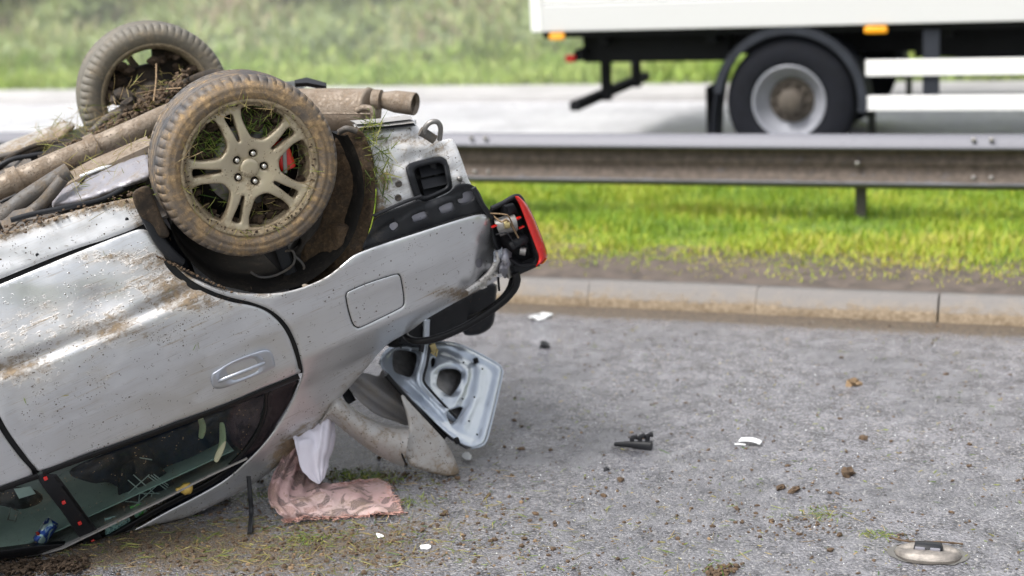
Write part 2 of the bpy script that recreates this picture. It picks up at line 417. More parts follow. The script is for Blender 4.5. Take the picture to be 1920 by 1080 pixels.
def scatter_blades(name, P, L, Wd, parent=None, mat='scrap', lean=.5, label=None, cat=None, kind='stuff', flat=0., org=None, tone=None, nrm=None):
    """P: Nx3 roots, L lengths, Wd widths -> bent three-triangle blades in one mesh"""
    n = len(P); az = RNG.uniform(0, 2*pi, n); D = np.c_[np.cos(az), np.sin(az), np.zeros(n)]; U = np.tile([0, 0, 1.], (n, 1)) if nrm is None else nrm
    S = np.c_[-np.sin(az), np.cos(az), np.zeros(n)]
    ln = lean*RNG.uniform(.3, 1.3, n) if not flat else RNG.uniform(.8, 1.4, n)*flat
    up = (1-ln*.5).clip(.05, 1)[:, None] if not flat else RNG.uniform(.02, .25, n)[:, None]
    p0 = P - S*Wd[:, None]/2; p1 = P+S*Wd[:, None]/2
    m = P + (U*up*.6 + D*ln[:, None]*.3)*L[:, None]; m0 = m-S*Wd[:, None]*.42; m1 = m+S*Wd[:, None]*.42
    t = P + (U*up + D*ln[:, None])*L[:, None]
    if flat: t[:, 2] = P[:, 2] + RNG.uniform(-.01, .08, n)*L
    V = np.stack([p0, p1, m0, m1, t], 1).reshape(-1, 3)
    i = np.arange(n)[:, None]*5; Fc = np.stack([i+[0, 1, 3], i+[0, 3, 2], i+[2, 3, 4]], 1).reshape(-1, 3)
    base = ORG[parent.name] if parent is not None else (np.array(org) if org is not None else np.array([V[:, 0].mean(), V[:, 1].mean(), V[:, 2].min()]))
    me = bpy.data.meshes.new(name); me.vertices.add(len(V)); me.vertices.foreach_set('co', (V-base).ravel())
    me.loops.add(len(Fc)*3); me.loops.foreach_set('vertex_index', Fc.ravel()); me.polygons.add(len(Fc))
    me.polygons.foreach_set('loop_start', np.arange(len(Fc))*3); me.polygons.foreach_set('loop_total', np.full(len(Fc), 3)); me.update(calc_edges=True)
    tn = RNG.uniform(0, 1, n) if tone is None else tone
    a = me.attributes.new('tone', 'FLOAT', 'POINT'); a.data.foreach_set('value', np.repeat(tn, 5)); me.materials.append(MAT[mat]); me.validate()
    o = bpy.data.objects.new(name, me); COL.objects.link(o)
    if parent is not None: o.parent = parent
    else: o.location = base
    return meta(o, label, cat, None, kind)
def _ico(sub):
    bm = bmesh.new(); bmesh.ops.create_icosphere(bm, subdivisions=sub, radius=1); v = np.array([tuple(x.co) for x in bm.verts]); f = [[l.index for l in q.verts] for q in bm.faces]; bm.free(); return v, f
ICO = {1: _ico(1), 2: _ico(2), 3: _ico(3)}
def clod(mb, c, r, sub=2, rough=.35, sq=(1, 1, .7)):
    v, f = ICO[sub]; o = random.uniform(0, 99); k = np.array([1+rough*2*nz(q, 1.6, o)+rough*nz(q, 4, o) for q in v])
    th = random.uniform(0, 6.3); R = np.array([[cos(th), -sin(th), 0], [sin(th), cos(th), 0], [0, 0, 1]])
    mb.add(np.asarray(c)+((v*k[:, None]*np.array(sq))@R.T)*r, f, smooth=sub > 2)

# ================================================================== SETTING
YK, YR, YT = 7.66, 9.38, 11.98         # kerb face, crash barrier, near side of the lorry
VZ = .10

def asphalt(name, dark, light, wet, dirt=True):
    m = N(name)
    g = m.vor(115); g2 = m.vor(260); lo = m.noise(1.1, 5, .6); mid = m.noise(9, 6, .6)
    cr = m.n('ValToRGB'); m.l(g.outputs['Color'], cr.inputs[0]); e = cr.color_ramp.elements
    e[0].position = .1; e[0].color = (*dark, 1); e[1].position = .75; e[1].color = (*light, 1); q = e.new(.93); q.color = (.48, .46, .44, 1)  # top stop: bright wet glints painted as pale chips
    c = m.mix(m.mr(g2.outputs['Distance'], .0, .6, 0, .5), cr.outputs[0], dark)
    c = m.mix(m.mr(mid, .35, .7, 0, .35), c, tuple(x*1.6 for x in light))
    c = m.mix(m.mr(lo, .40, .65, 0, .30), c, (.035, .035, .040))
    fine = m.noise(60, 6, .7); at = m.attr('mud')
    dm = m.mr(m.math('ADD', m.math('ADD', m.math('MULTIPLY', fine, .6), m.math('MULTIPLY', mid, .4)), m.math('MULTIPLY', at, .27)), .63, .75)
    c = m.mix(dm, c, m.mix(m.mr(fine, .4, .6), (.035, .026, .018), (.13, .095, .06)))
    h = m.math('ADD', m.math('MULTIPLY', m.math('SUBTRACT', 1, g.outputs['Distance']), .8), m.math('MULTIPLY', m.noise(220, 3), .5))
    rg = m.mr(m.math('ADD', lo, m.math('MULTIPLY', mid, .4)), .45, .95, wet, wet+.28)
    m.set(Base_Color=c, Roughness=m.math('ADD', rg, m.math('MULTIPLY', dm, .3)), Normal=m.bump(h, .9, .007))
    m.b.inputs['Specular IOR Level'].default_value = 1.0
    return m.m
MAT['asphalt'] = asphalt('wet_asphalt', (.024, .025, .031), (.27, .268, .292), .12)
MAT['asphalt_far'] = asphalt('carriageway_sky_sheen', (.42, .42, .44), (.66, .66, .68), .22)  # sky reflection on the wet far road put into its pale colour
MAT['soilsheet'] = plain('wet_roadside_soil', (.085, .066, .054), .6, 0, .5, 9, .5)
MAT['concrete'] = dirty('kerb_concrete', (.165, .155, .148), .75, 0, .25, mud=(.20, .14, .08), mud2=(.30, .24, .17), speck=.4, scale=6)
MAT['pale_pave'] = plain('pale_paving', (.42, .41, .405), .6, 0, .15, 2)
MAT['turf'] = plain('turf_ground', (.12, .17, .025), .9, 0, .5, 5)
MAT['bankturf'] = plain('bank_turf', (.16, .20, .08), .95, 0, .5, 1.2)

def xgrid(x0, x1, nx, ys, zf):
    xs = np.linspace(x0, x1, nx); return [[(x, y, zf(x, y)) for x in xs] for y in ys]
# ground out to the horizon
mb = MB(); mb.grid(xgrid(-260, 260, 14, [-200, 3, 60, 300], lambda x, y: -.06)); mb.build('ground', 'turf', kind='structure')
# near road: fine sheet with dirt where soil was dragged
def dirt_at(x, y):
    p = proj((x, y, 0)); d = 0
    for cx, cy, rx, ry, s in ((420, 1040, 330, 75, 1.15), (200, 1010, 240, 60, 1.0), (700, 1020, 200, 60, .8), (1250, 930, 120, 45, .5), (1530, 985, 130, 30, .65), (900, 960, 170, 60, .38), (1080, 1050, 250, 40, .35), (620, 900, 110, 40, .5)):
        d += .62*s*exp(-((p[0]-cx)/rx)**2-((p[1]-cy)/ry)**2)
    d += 1.6*exp(-((y-(YK-.07))/.09)**2) + .5*exp(-((y-(YK-.2))/.16)**2)
    return d
xs = np.linspace(-7.6, 2.4, 150); ys = np.linspace(2.6, YK+.03, 110)
mb = MB(); P = [[(x, y, 0) for x in xs] for y in ys]; mb.grid(P, [dirt_at(x, y) for y in ys for x in xs])
mb.add([(-60, -4, -.004), (60, -4, -.004), (60, YK+.03, -.004), (-60, YK+.03, -.004)], [(0, 1, 2, 3)])
mb.build('road', 'asphalt', kind='structure')
# kerb of single stones
kb = thing('kerb', (0, YK+.06, 0), 'long low concrete kerb between the wet road and the grass reservation', 'kerb')
L = .915; x0 = float(ground(1760, 600)[0])
for i in range(-9, 7):
    xa = x0 + i*L + (.005 if i == 0 else .0015); xb = x0+(i+1)*L-(.005 if i == -1 else .0015); j = random.uniform(-.003, .003)
    pr = [(YK, -.05), (YK, .035), (YK+.012, .05), (YK+.045, .112), (YK+.06, .122), (YK+.13, .124), (YK+.135, -.05)]
    P = []
    for x in np.linspace(xa, xb, 7): P.append([np.array((x, y+j+.002*nz((x, y, z), 6), z+j+.002*nz((x, y, z), 5, 3))) for y, z in pr])
    mb = MB(); at = [(.85 if z < .04 else .35 if z < .06 else -.1) for _ in P for y, z in pr]
    mb.grid(P, at); mb.add(P[0], [tuple(range(7))[::-1]], smooth=False); mb.add(P[-1], [tuple(range(7))], smooth=False)
    mb.build('kerb_stone', 'concrete', kb)
# reservation: soil strip then turf
def vz(x, y): return VZ + .015*nz((x, y, 0), 1.5) + .012*nz((x, y, 3), 6)
ys = np.r_[np.linspace(YK+.134, 8.6, 14), np.linspace(8.7, 11.25, 20)]
mb = MB(); mb.grid(xgrid(-14, 10, 180, ys[:15], vz)); mb.build('soil_strip', 'soilsheet', kind='structure')
mb = MB(); mb.grid(xgrid(-14, 10, 120, ys[14:], vz)); mb.build('grass_verge', 'turf', kind='structure')
# far carriageway, paved edge and bank
mb = MB(); mb.add([(-60, 11.25, .0), (60, 11.25, .0), (60, 15.75, .0), (-60, 15.75, .0)], [(0, 1, 2, 3)]); mb.build('far_road', 'asphalt_far', kind='structure')
mb = MB(); mb.box((-60, 11.25, -.05), (60, 11.37, .085)); mb.build('far_kerb', 'concrete', kind='structure')
mb = MB(); mb.box((-60, 15.75, -.05), (60, 16.75, .06)); mb.build('far_pavement', 'pale_pave', kind='structure')
def bank_z(x, y):
    t = y-16.75; return .05 + (.05*t if t < 1.2 else .06+.42*(t-1.2) if t < 6 else .06+.42*4.8+.05*(t-6)) + .12*nz((x, y, 0), .5)*min(1, t) + .04*nz((x, y, 9), 2)*min(1, t)
mb = MB(); mb.grid(xgrid(-45, 25, 160, np.r_[np.linspace(16.75, 26, 44), 40, 70], bank_z)); mb.build('grass_bank', 'bankturf', kind='structure')

# grass of the reservation
def field(n, xr, yr, hr, wr, zf, name, mat, lean, dens=None, tonef=None, label=None):
    x = RNG.uniform(*xr, n); y = RNG.uniform(*yr, n)
    if dens is not None: k = np.array([dens(a, b) for a, b in zip(x, y)]) > RNG.uniform(0, 1, n); x, y = x[k], y[k]
    P = np.array([(a, b, zf(a, b)-.005) for a, b in zip(x, y)]); h = RNG.uniform(*hr, len(x))*(np.clip((y-8.0)/1.0, .35, 1) if zf is vz else 1)*np.array([.75+.6*nz((a, b, 1), 2.2) for a, b in zip(x, y)])
    tn = np.clip((np.array([tonef(a, b) for a, b in zip(x, y)]) if tonef else .5)+RNG.normal(0, .22, len(x)), 0, 1)
    return scatter_blades(name, P, h, RNG.uniform(*wr, len(x)), None, mat, lean, label, 'grass', 'stuff', tone=tn)
def vdens(a, b):
    e = 8.16+.12*nz((a, 0, 0), 1.3)+.08*nz((a, 1, 0), 5); return 1. if b > e+.12 else (.25 if b > e-.12 else (.35 if nz((a, b, 5), 4) > .3 else .01))
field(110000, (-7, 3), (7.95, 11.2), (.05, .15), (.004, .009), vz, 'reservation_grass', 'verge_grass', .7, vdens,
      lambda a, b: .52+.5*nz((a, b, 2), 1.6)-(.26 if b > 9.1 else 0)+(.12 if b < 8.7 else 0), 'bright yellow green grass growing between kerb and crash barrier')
field(16000, (-20, 6), (16.8, 18.4), (.12, .32), (.02, .045), bank_z, 'bank_foot_grass', 'bank_green', .7, None, lambda a, b: .5+.5*nz((a, b, 2), .8), 'bright green grass at the foot of the bank beyond the far road')
field(26000, (-20, 7), (18.0, 25), (.12, .5), (.025, .06), bank_z, 'bank_undergrowth', 'bank_grass', .9, None, lambda a, b: .42+.75*nz((a, b, 2), .55)+.3*nz((a, b, 8), 2)+(.12 if b > 19 else -.05), 'mottled green and brown undergrowth high on the bank')
# brambles and saplings on the bank
P = []; T = []
for i in range(46):
    cx = random.uniform(-18, 5); cy = random.uniform(19.0, 24); r = random.uniform(.35, .9); q = RNG.normal(0, .45, (420, 3)); q = q[np.linalg.norm(q, axis=1) < 1.1]
    P.append(q*r*np.array([1.2, 1, .9])+np.array([cx, cy, bank_z(cx, cy)+r*.55])); T.append(np.full(len(q), random.choice([.15, .3, .55, .9, .95]))+RNG.normal(0, .1, len(q)))
P = np.vstack(P); T = np.clip(np.concatenate(T), 0, 1)
scatter_blades('bank_shrubs', P, RNG.uniform(.08, .18, len(P)), RNG.uniform(.04, .09, len(P)), None, 'bank_grass', 1.4, 'blurred low shrubs and brambles covering the slope', 'shrubs', tone=T)

# ------------------------------------------------------------------ crash barrier
MAT['galv'] = dirty('weathered_galvanised_steel', (.135, .137, .158), .55, .2, .0, mud=(.075, .058, .045), mud2=(.125, .10, .082), speck=.5, scale=3)
MAT['galv_dark'] = dirty('grimy_barrier_post', (.07, .065, .06), .7, .2, .15, mud2=(.14, .11, .08))
br = thing('crash_barrier', (wall(1605, 415, YR)[0], YR+.05, VZ), 'grey corrugated steel crash barrier running along the grass reservation', 'crash barrier')
wp = [(.085, .652), (.062, .656), (.050, .650), (.0, .590), (-.003, .578), (.004, .570), (.050, .562), (.074, .548), (.078, .515), (.066, .495), (.062, .482), (.066, .468), (.078, .450), (.078, .425), (.066, .402), (.004, .378), (-.003, .368), (.002, .356), (.026, .338), (.034, .330)]
xj = float(wall(1815, 260, YR)[0])
for i in range(-5, 3):
    xa = xj + i*3.2; xb = xa+3.2+.16
    mb = MB(); P = []; sh = .0035*(i % 2)
    for x in np.linspace(xa, xb, 9): P.append([np.array((x, YR+y+.02-sh, z-sh*.3)) for y, z in wp])
    at = [(.95 if .372 < z < .572 else (1.3 if z < .35 else -.15)) for _ in P for y, z in wp]
    mb.sheet(P, (0, .004, -.002), at); mb.build('rail_beam', 'galv', br)
    for dx, z in ((.03, .632), (.13, .632), (.03, .40), (.13, .40)):
        b2 = MB(); b2.lathe([(0, -.012), (.010, -.011), (.015, -.004), (.016, .004)], 10, (xa+dx, YR+.02-sh+(.004 if z > .6 else .03), z)); b2.build('rail_bolt', 'steel', br)
xp = float(wall(1605, 400, YR)[0])
for i in range(-4, 3):
    x = xp+i*3.2 if i else xp
    mb = MB()
    mb.box((x-.03, YR+.16, VZ-.1), (x+.03, YR+.166, .60)); mb.box((x-.03, YR+.166, VZ-.1), (x-.024, YR+.21, .60)); mb.box((x-.024, YR+.204, VZ-.1), (x+.03, YR+.21, .60))
    mb.build('barrier_post', 'galv_dark', br)
    mb = MB(); mb.box((x-.035, YR+.105, .43), (x+.035, YR+.158, .55)); mb.build('spacer_block', 'galv_dark', br)
    mb = MB(); mb.lathe([(0, -.012), (.012, -.010), (.018, -.002), (.018, .01)], 10, (x, YR+.060, .478)); mb.build('rail_bolt', 'steel', br)

# ------------------------------------------------------------------ lorry on the far carriageway
MAT['truck_white'] = plain('white_lorry_paint', (.80, .80, .80), .35, 0, .03, 2, coat=.3)
MAT['truck_rail'] = dirty('grubby_pale_rave', (.60, .60, .61), .5, .1, -.02, mud2=(.45, .41, .36), speck=.2, scale=3)
MAT['truck_black'] = plain('black_chassis', (.007, .0075, .009), .7, 0, .4, 6, spec=.15)
MAT['truck_tyre'] = plain('lorry_tyre_rubber', (.009, .010, .014), .8, 0, .3, 12, spec=.15)
MAT['truck_rim'] = dirty('lorry_wheel_paint', (.30, .31, .35), .45, .3, .1, mud2=(.16, .15, .14), scale=9)
MAT['hubgrime'] = plain('grimy_hub', (.075, .062, .05), .8, .1, .4, 20)
MAT['amber'] = plain('amber_lens', (.95, .38, .01), .3, 0, .05, coat=.5)
MAT['guardmud'] = plain('lorry_mudguard_plastic', (.022, .025, .034), .6, 0, .3, 6, spec=.25)
wx, _, wz = wall(1478, 190, YT); WX = float(wx); WZ = .50
lr = thing('box_lorry', (WX, YT+1.2, 0), 'white box-bodied lorry passing on the far carriageway', 'lorry')
XR = float(wall(1000, 30, YT)[0]); XF = XR+8.2
zb = 1.085
mb = MB(); mb.box((XR, YT, 1.305), (XF, YT+2.45, 3.7), bev=.02); mb.build('box_body', 'truck_white', lr)
mb = MB(); mb.box((XR+.01, YT-.012, zb), (XF, YT+.05, 1.302), bev=.008); mb.box((XR+.01, YT+2.4, zb), (XF, YT+2.46, 1.302)); mb.box((XR-.005, YT+.05, zb), (XR+.05, YT+2.4, 1.302)); mb.build('side_rave', 'truck_rail', lr)
mb = MB(); mb.box((XR-.02, YT-.02, zb), (XR+.075, YT+.02, 3.7), bev=.01); mb.build('corner_post', 'truck_white', lr)
mb = MB(); mb.box((XR+.05, YT+.06, 1.03), (XF, YT+2.38, 1.08)); mb.build('box_floor', 'truck_black', lr)
for yy in (.75, 1.62):
    mb = MB(); mb.box((XR+.35, YT+yy, .80), (XF, YT+yy+.09, 1.03)); mb.build('chassis_rail', 'truck_black', lr)
mb = MB()
for k in range(9): mb.box((XR+.5+k*.9, YT+.12, .96), (XR+.58+k*.9, YT+2.3, 1.03))
mb.build('cross_bearer', 'truck_black', lr)
mb = MB(); mb.box((XR+.32, YT+.28, .80), (XR+1.55, YT+.36, 1.03)); mb.build('locker_side', 'truck_black', lr)
mb = MB(); mb.box((XR+.28, YT+.14, .83), (XR+.36, YT+2.3, .92), bev=.01); mb.build('lamp_bar', 'truck_black', lr)
mb = MB(); mb.box((XR+.22, YT+.10, .825), (XR+.30, YT+.16, .885), bev=.012); mb.build('rear_lamp', 'red', lr)
mb = MB(); mb.box((XR+.20, YT+.2, .41), (XR+.29, YT+2.25, .49), bev=.012); mb.build('underrun_bar', 'truck_black', lr)
for yy in (.75, 1.62):
    mb = MB(); mb.box((XR+.30, YT+yy, .42), (XR+.38, YT+yy+.07, .82), bev=.008); mb.build('underrun_bracket', 'truck_black', lr)
for px, py, wdt in ((1046, 71, .13), (1643, 60, .17)):
    q = wall(px, py, YT)
    mb = MB(); mb.box((q[0]-wdt/2, YT-.035, zb-.065), (q[0]+wdt/2, YT+.0, zb-.012), bev=.012); mb.build('marker_lamp', 'amber', lr)
    mb = MB(); mb.box((q[0]-wdt*.3, YT+.001, zb-.055), (q[0]+wdt*.3, YT+.03, zb-.001)); mb.build('lamp_bracket', 'truck_black', lr)
# side guard rails
xg = float(wall(1622, 125, YT)[0])
for py0, py1 in ((112, 143), (180, 208)):
    z0 = wall(1700, py1, YT)[2]; z1 = wall(1700, py0, YT)[2]
    mb = MB(); mb.box((xg, YT+.01, z0), (XF-1.2, YT+.04, z1), bev=.008); mb.build('side_guard_rail', 'truck_white', lr)
for xx in (xg+.42, xg+2.2, xg+3.8):
    mb = MB(); mb.box((xx, YT+.042, z0+.02), (xx+.12, YT+.08, 1.03)); mb.build('guard_post', 'guardmud', lr)
# fuel tank / air tanks further in
mb = MB(); mb.tube([(xg+1.9, YT+.5, .72), (xg+3.2, YT+.5, .72)], .25, 20); mb.build('air_tank', 'truck_black', lr)
mb = MB(); mb.tube([(xg+.2, YT+1.2, .62), (xg+3.6, YT+1.2, .74)], .07, 12); mb.build('prop_shaft', 'truck_black', lr)
mb = MB(); mb.box((xg+.3, YT+.5, .78), (xg+1.7, YT+.56, 1.03)); mb.build('battery_box', 'truck_black', lr)
def truck_wheel(y0, sgn):
    mb = MB(); g = []
    pf = [(.27, .02), (.285, .0), (.33, -.012), (.40, -.014), (.455, .004), (.488, .02), (.498, .035)]
    for k in range(5): a = .05+k*.045; pf += [(.50, a), (.50, a+.035), (.488, a+.037), (.488, a+.043)]
    pf += [(.498, .275), (.46, .30), (.40, .31), (.27, .29)]
    mb.lathe([(r, y*sgn) for r, y in pf], 64, (WX, y0, WZ)); ty = mb.build('wheel', 'truck_tyre', lr)
    mb = MB(); mb.lathe([(r, y*sgn) for r, y in [(.285, .0), (.288, -.012), (.277, -.016), (.268, .0), (.262, .03), (.235, .075), (.185, .115), (.178, .12)]], 48, (WX, y0, WZ)); mb.build('rim', 'truck_rim', ty)
    mb = MB(); mb.lathe([(r, y*sgn) for r, y in [(.178, .12), (.165, .10), (.155, .10), (.10, .085), (.095, .01), (.085, -.01), (.0, -.012)]], 40, (WX, y0, WZ)); mb.build('hub', 'hubgrime', ty)
    for k in range(10):
        a = 2*pi*k/10; mb = MB(); c = (WX+.135*cos(a), y0, WZ+.135*sin(a)); mb.lathe([(.016, .1*sgn), (.016, .055*sgn), (0, .05*sgn)], 6, c); mb.build('wheel_nut', 'hubgrime', ty)
truck_wheel(YT+.03, 1); truck_wheel(YT+2.42, -1)
mb = MB(); mb.tube([(WX, YT+.3, WZ), (WX, YT+2.1, WZ)], .08, 14); clod(mb, (WX, YT+1.22, WZ), .24, 3, .04, (1, 1, 1)); mb.build('rear_axle', 'truck_black', lr)
for y0 in (YT+.0, YT+2.1):
    P = []
    for a in np.linspace(radians(-8), radians(172), 30):
        P.append([np.array((WX+.585*cos(a), y0+yy, WZ+.585*sin(a)*.98)) for yy in (0, .01, .05, .33, .35)])
    for zz in (.42, .3, .18): P.append([np.array((WX-.60-(.5-zz)*.08, y0+yy, zz)) for yy in (0, .01, .05, .33, .35)])
    for row in P: row[0] = row[0]*1; 
    mb = MB(); mb.sheet(P, (.008, 0, -.008))
    rim_ = [[np.array((WX+r*cos(a), y0-.004, WZ+r*sin(a)*.98)) for r in (.535, .60)] for a in np.linspace(radians(-8), radians(172), 40)]
    mb.sheet(rim_, (0, .02, 0)); mb.build('mudguard', 'guardmud', lr)
    mb = MB(); mb.box((WX-.66, y0+.02, .14), (WX-.645, y0+.34, .62)); mb.build('mud_flap', 'truck_black', lr)
    mb = MB(); mb.box((WX+.60, y0+.04, .16), (WX+.615, y0+.34, .52)); mb.build('mud_flap', 'truck_black', lr)

# ================================================================== OVERTURNED CAR
ORG['__car'] = OFF
car = thing('overturned_car', c2w(OFF), 'wrecked muddy silver saloon car lying upside down on its roof', 'car')
car.matrix_world = Matrix(((CA[0], CC[0], CB[0], c2w(OFF)[0]), (CA[1], CC[1], CB[1], c2w(OFF)[1]), (CA[2], CC[2], CB[2], c2w(OFF)[2]), (0, 0, 0, 1)))
ORG[car.name] = OFF
def cpart(mb, name, mat, parent=None, **k): return mb.build(name, mat, parent or car, clampcar=True, **k)
def ctube(pts, rpx, n=10, per=6, flat=1.0):
    """tube through (px,py,y) points; radius in photo pixels"""
    P = spline3([cp(*p) for p in pts], per) if len(pts) > 2 else [cp(*p) for p in pts]
    r = rpx/F*((c2w(P[0])-CP)@FW)
    return MB().tube(P, r, n, flat=flat)

# --- door skins
crease = [(-300, 800), (0, 708), (180, 640), (350, 562), (420, 530)]
soft = [(-300, 930), (0, 815), (175, 753), (517, 621), (640, 565), (900, 480)]
def door_disp(V):
    s, t = line_sd(V, crease); fade = smoothstep(1, .86, t)
    g = .017*np.exp(-((s+13)/13)**2)*fade*(1+.4*np.sin(V[:, 0]/37)) - .0035*np.exp(-((s-4)/6)**2)*fade
    s2, t2 = line_sd(V, soft); g += .006*smoothstep(-10, 14, s2) - .006*smoothstep(40, 110, s2) 
    # crash dents in the lower half of the door
    g += blob(V, (330, 500), (60, 45), .020) + blob(V, (190, 560), (60, 30), .016) - blob(V, (250, 610), (55, 24), .009) + blob(V, (60, 590), (60, 50), .015) - blob(V, (120, 530), (55, 35), .008)
    g += np.array([.0048*noise.noise(Vector((x/70, y/55, 1))) + .0012*noise.noise(Vector((x/22, y/22, 4))) for x, y in V])
    return g
def door_mud(V):
    s, t = line_sd(V, crease)
    m = blob(V, (395, 570), (75, 38), .75) + blob(V, (250, 625), (85, 26), .7) + blob(V, (190, 720), (28, 70), .42) + blob(V, (60, 760), (60, 60), .35) + blob(V, (330, 530), (90, 40), .35)
    m *= .55
    m += .30*smoothstep(40, -20, s)*smoothstep(-170, -60, s) + blob(V, (200, 480), (140, 16), .4) + blob(V, (0, 700), (200, 25), .3) + .12
    return m
rear_door = [(-110, 574), (-60, 555), (0, 533), (130, 479), (240, 436), (266, 430), (280, 436), (296, 462), (318, 492), (345, 522), (385, 549), (430, 565), (472, 573), (500, 584), (522, 603), (540, 630), (553, 665), (559, 690), (559, 701), (480, 735), (400, 767), (250, 822), (150, 858), (80, 883), (66, 876), (45, 850), (15, 808), (-10, 762), (-50, 690), (-90, 612)]
mb = MB(); panel(mb, rear_door, side, .018, (), 7, 4, .006, door_disp, door_mud); rd = cpart(mb, 'rear_door', 'paint', label='dented silver rear door smeared with mud')
front_door = [(-430, 712), (-250, 640), (-122, 580), (-103, 612), (-62, 690), (-20, 766), (4, 812), (36, 856), (62, 888), (40, 900), (0, 914), (-200, 988), (-430, 1080)]
mb = MB(); panel(mb, front_door, side, .018, (), 14, 4, .006, door_disp, door_mud); cpart(mb, 'front_door', 'paint')
rocker = [(-430, 570), (-200, 500), (0, 440), (130, 398), (235, 373), (262, 374), (278, 390), (282, 408), (262, 424), (200, 448), (130, 471), (0, 523), (-200, 606), (-430, 702)]
mb = MB(); panel(mb, rocker, side, .02, (), 10, 7, .008, lambda V: np.array([.006*noise.noise(Vector((x/50, y/25, 2))) for x, y in V]) + .007*np.exp(-(line_sd(V, [(-300, 546), (0, 449), (232, 382)])[0]/5)**2),
   lambda V: .18+.5*smoothstep(26, 0, line_sd(V, [(-430, 570), (-200, 500), (0, 440), (130, 398), (250, 373)])[0])+blob(V, (265, 400), (30, 30), .5)); rk = cpart(mb, 'sill', 'scuffed', label='scuffed pale silver sill facing up')
for q in ((238, 411), (70, 478), (-80, 530)):
    mb = MB(); v = side(*q, -.002); mb.lathe([(0, 0), (.006, 0), (.006, .004)], 10, v); cpart(mb, 'sill_hole', 'black', rk)
# dark door shuts behind the gaps
def ribbon(pts, wpx, d, t=.01, mapf=side, per=8):
    c = spline(pts, per, False); tg = np.gradient(c, axis=0); nn = np.c_[-tg[:, 1], tg[:, 0]]/np.linalg.norm(tg, axis=1)[:, None]
    P = [[mapf(*(q+n_*wpx*k), d+(.0 if abs(k) < .9 else .003)) for k in (-1, -.8, 0, .8, 1)] for q, n_ in zip(c, nn)]
    mb = MB(); mb.sheet(P, (0, t, 0)); return mb
gap1 = [(262, 427), (285, 440), (300, 466), (326, 498), (350, 521), (388, 543), (430, 560), (475, 570), (506, 585), (528, 605), (546, 634), (558, 668), (563, 700)]
cpart(ribbon(gap1, 12, .016), 'door_shut', 'gasket')
cpart(ribbon([(-112, 576), (-97, 612), (-56, 692), (-14, 768), (10, 812), (42, 856), (70, 888)], 11, .016), 'door_shut', 'gasket')
cpart(ribbon([(-300, 640), (0, 528), (130, 475), (264, 427)], 12, .034), 'door_shut', 'gasket')
# belt trims and pillar
cpart(ribbon([(80, 887), (250, 826), (400, 771), (480, 739), (561, 706)], 5, -.002, .014), 'window_trim', 'gasket')
cpart(ribbon([(-430, 1086), (-200, 992), (0, 918), (72, 893)], 5, -.002, .014), 'window_trim', 'gasket')
bp = cpart(panel(MB(), [(70, 895), (98, 889), (108, 892), (152, 952), (197, 1016), (188, 1024), (164, 1027), (120, 965)], side, .03, (), 12, 3, .004, None), 'door_pillar', 'black')
for q in ((85.5, 897), (119.5, 942), (149.5, 981), (174, 1015)):
    mb = MB(); c = side(q[0], q[1], -.006); mb.box(c-np.array([.0065, .004, .0065]), c+np.array([.0065, .004, .0065]), bev=.002); cpart(mb, 'red_clip', 'red', bp)
cpart(panel(MB(), [(503, 735), (530, 722), (560, 710), (556, 728), (538, 766), (508, 812), (478, 848), (440, 886), (418, 900), (412, 896), (438, 870), (470, 835), (490, 800), (500, 765)], side, .01, (), 12, 3, .003, None), 'quarter_window', 'dark_glass')
cpart(ribbon([(499, 736), (500, 762), (489, 803), (466, 840), (436, 872), (400, 902), (300, 954), (200, 1012), (186, 1016)], 4.5, .002, .014), 'window_seal', 'gasket')
cpart(ribbon([(103, 893), (150, 955), (192, 1016)], 3, .0, .014), 'window_seal', 'gasket')
wg = MB(); wg.smooth = True; panel(wg, [(106, 894), (300, 818), (497, 740), (498, 762), (487, 800), (464, 838), (432, 872), (398, 901), (300, 953), (202, 1010), (190, 1013), (150, 953)], side, 0, (), 16, 0, 0, lambda V: np.full(len(V), .008)); cpart(wg, 'window_glass', 'glass')
wg = MB(); panel(wg, [(-200, 994), (0, 920), (70, 898), (118, 962), (158, 1026), (80, 1032), (0, 1040), (-200, 1062)], side, 0, (), 20, 0, 0, lambda V: np.full(len(V), .008)); cpart(wg, 'window_glass', 'glass')
cpart(ribbon([(-300, 1075), (-100, 1052), (0, 1041), (90, 1030), (160, 1028), (178, 1030)], 8, .0, .03), 'roof_rail_seal', 'gasket')
# --- door handle
hp = [(396, 716), (397, 703), (405, 696), (440, 676), (488, 658), (503, 657), (511, 664), (515, 680), (512, 690), (470, 709), (425, 726), (408, 729), (400, 726)]
def hd(V): return -.005 + .022*np.exp(-(((V[:, 0]-455)*.93+(V[:, 1]-692)*-.37)/30)**4-(((V[:, 0]-455)*.37+(V[:, 1]-692)*.93)/15)**4)
mb = MB(); panel(mb, hp, side, .012, (), 4, 3, .005, hd); dh = cpart(mb, 'handle_plate', 'paint_clean', rd)
P = [side(*q) for q in ((411, 715, -.012), (420, 711, -.026), (450, 699, -.034), (480, 687, -.028), (495, 681, -.014))]
cpart(MB().tube(spline3(P, 6), [.0065]*3+[.0075]*19+[.0062]*3, 12, flat=.75), 'door_handle', 'paint_clean', rd)

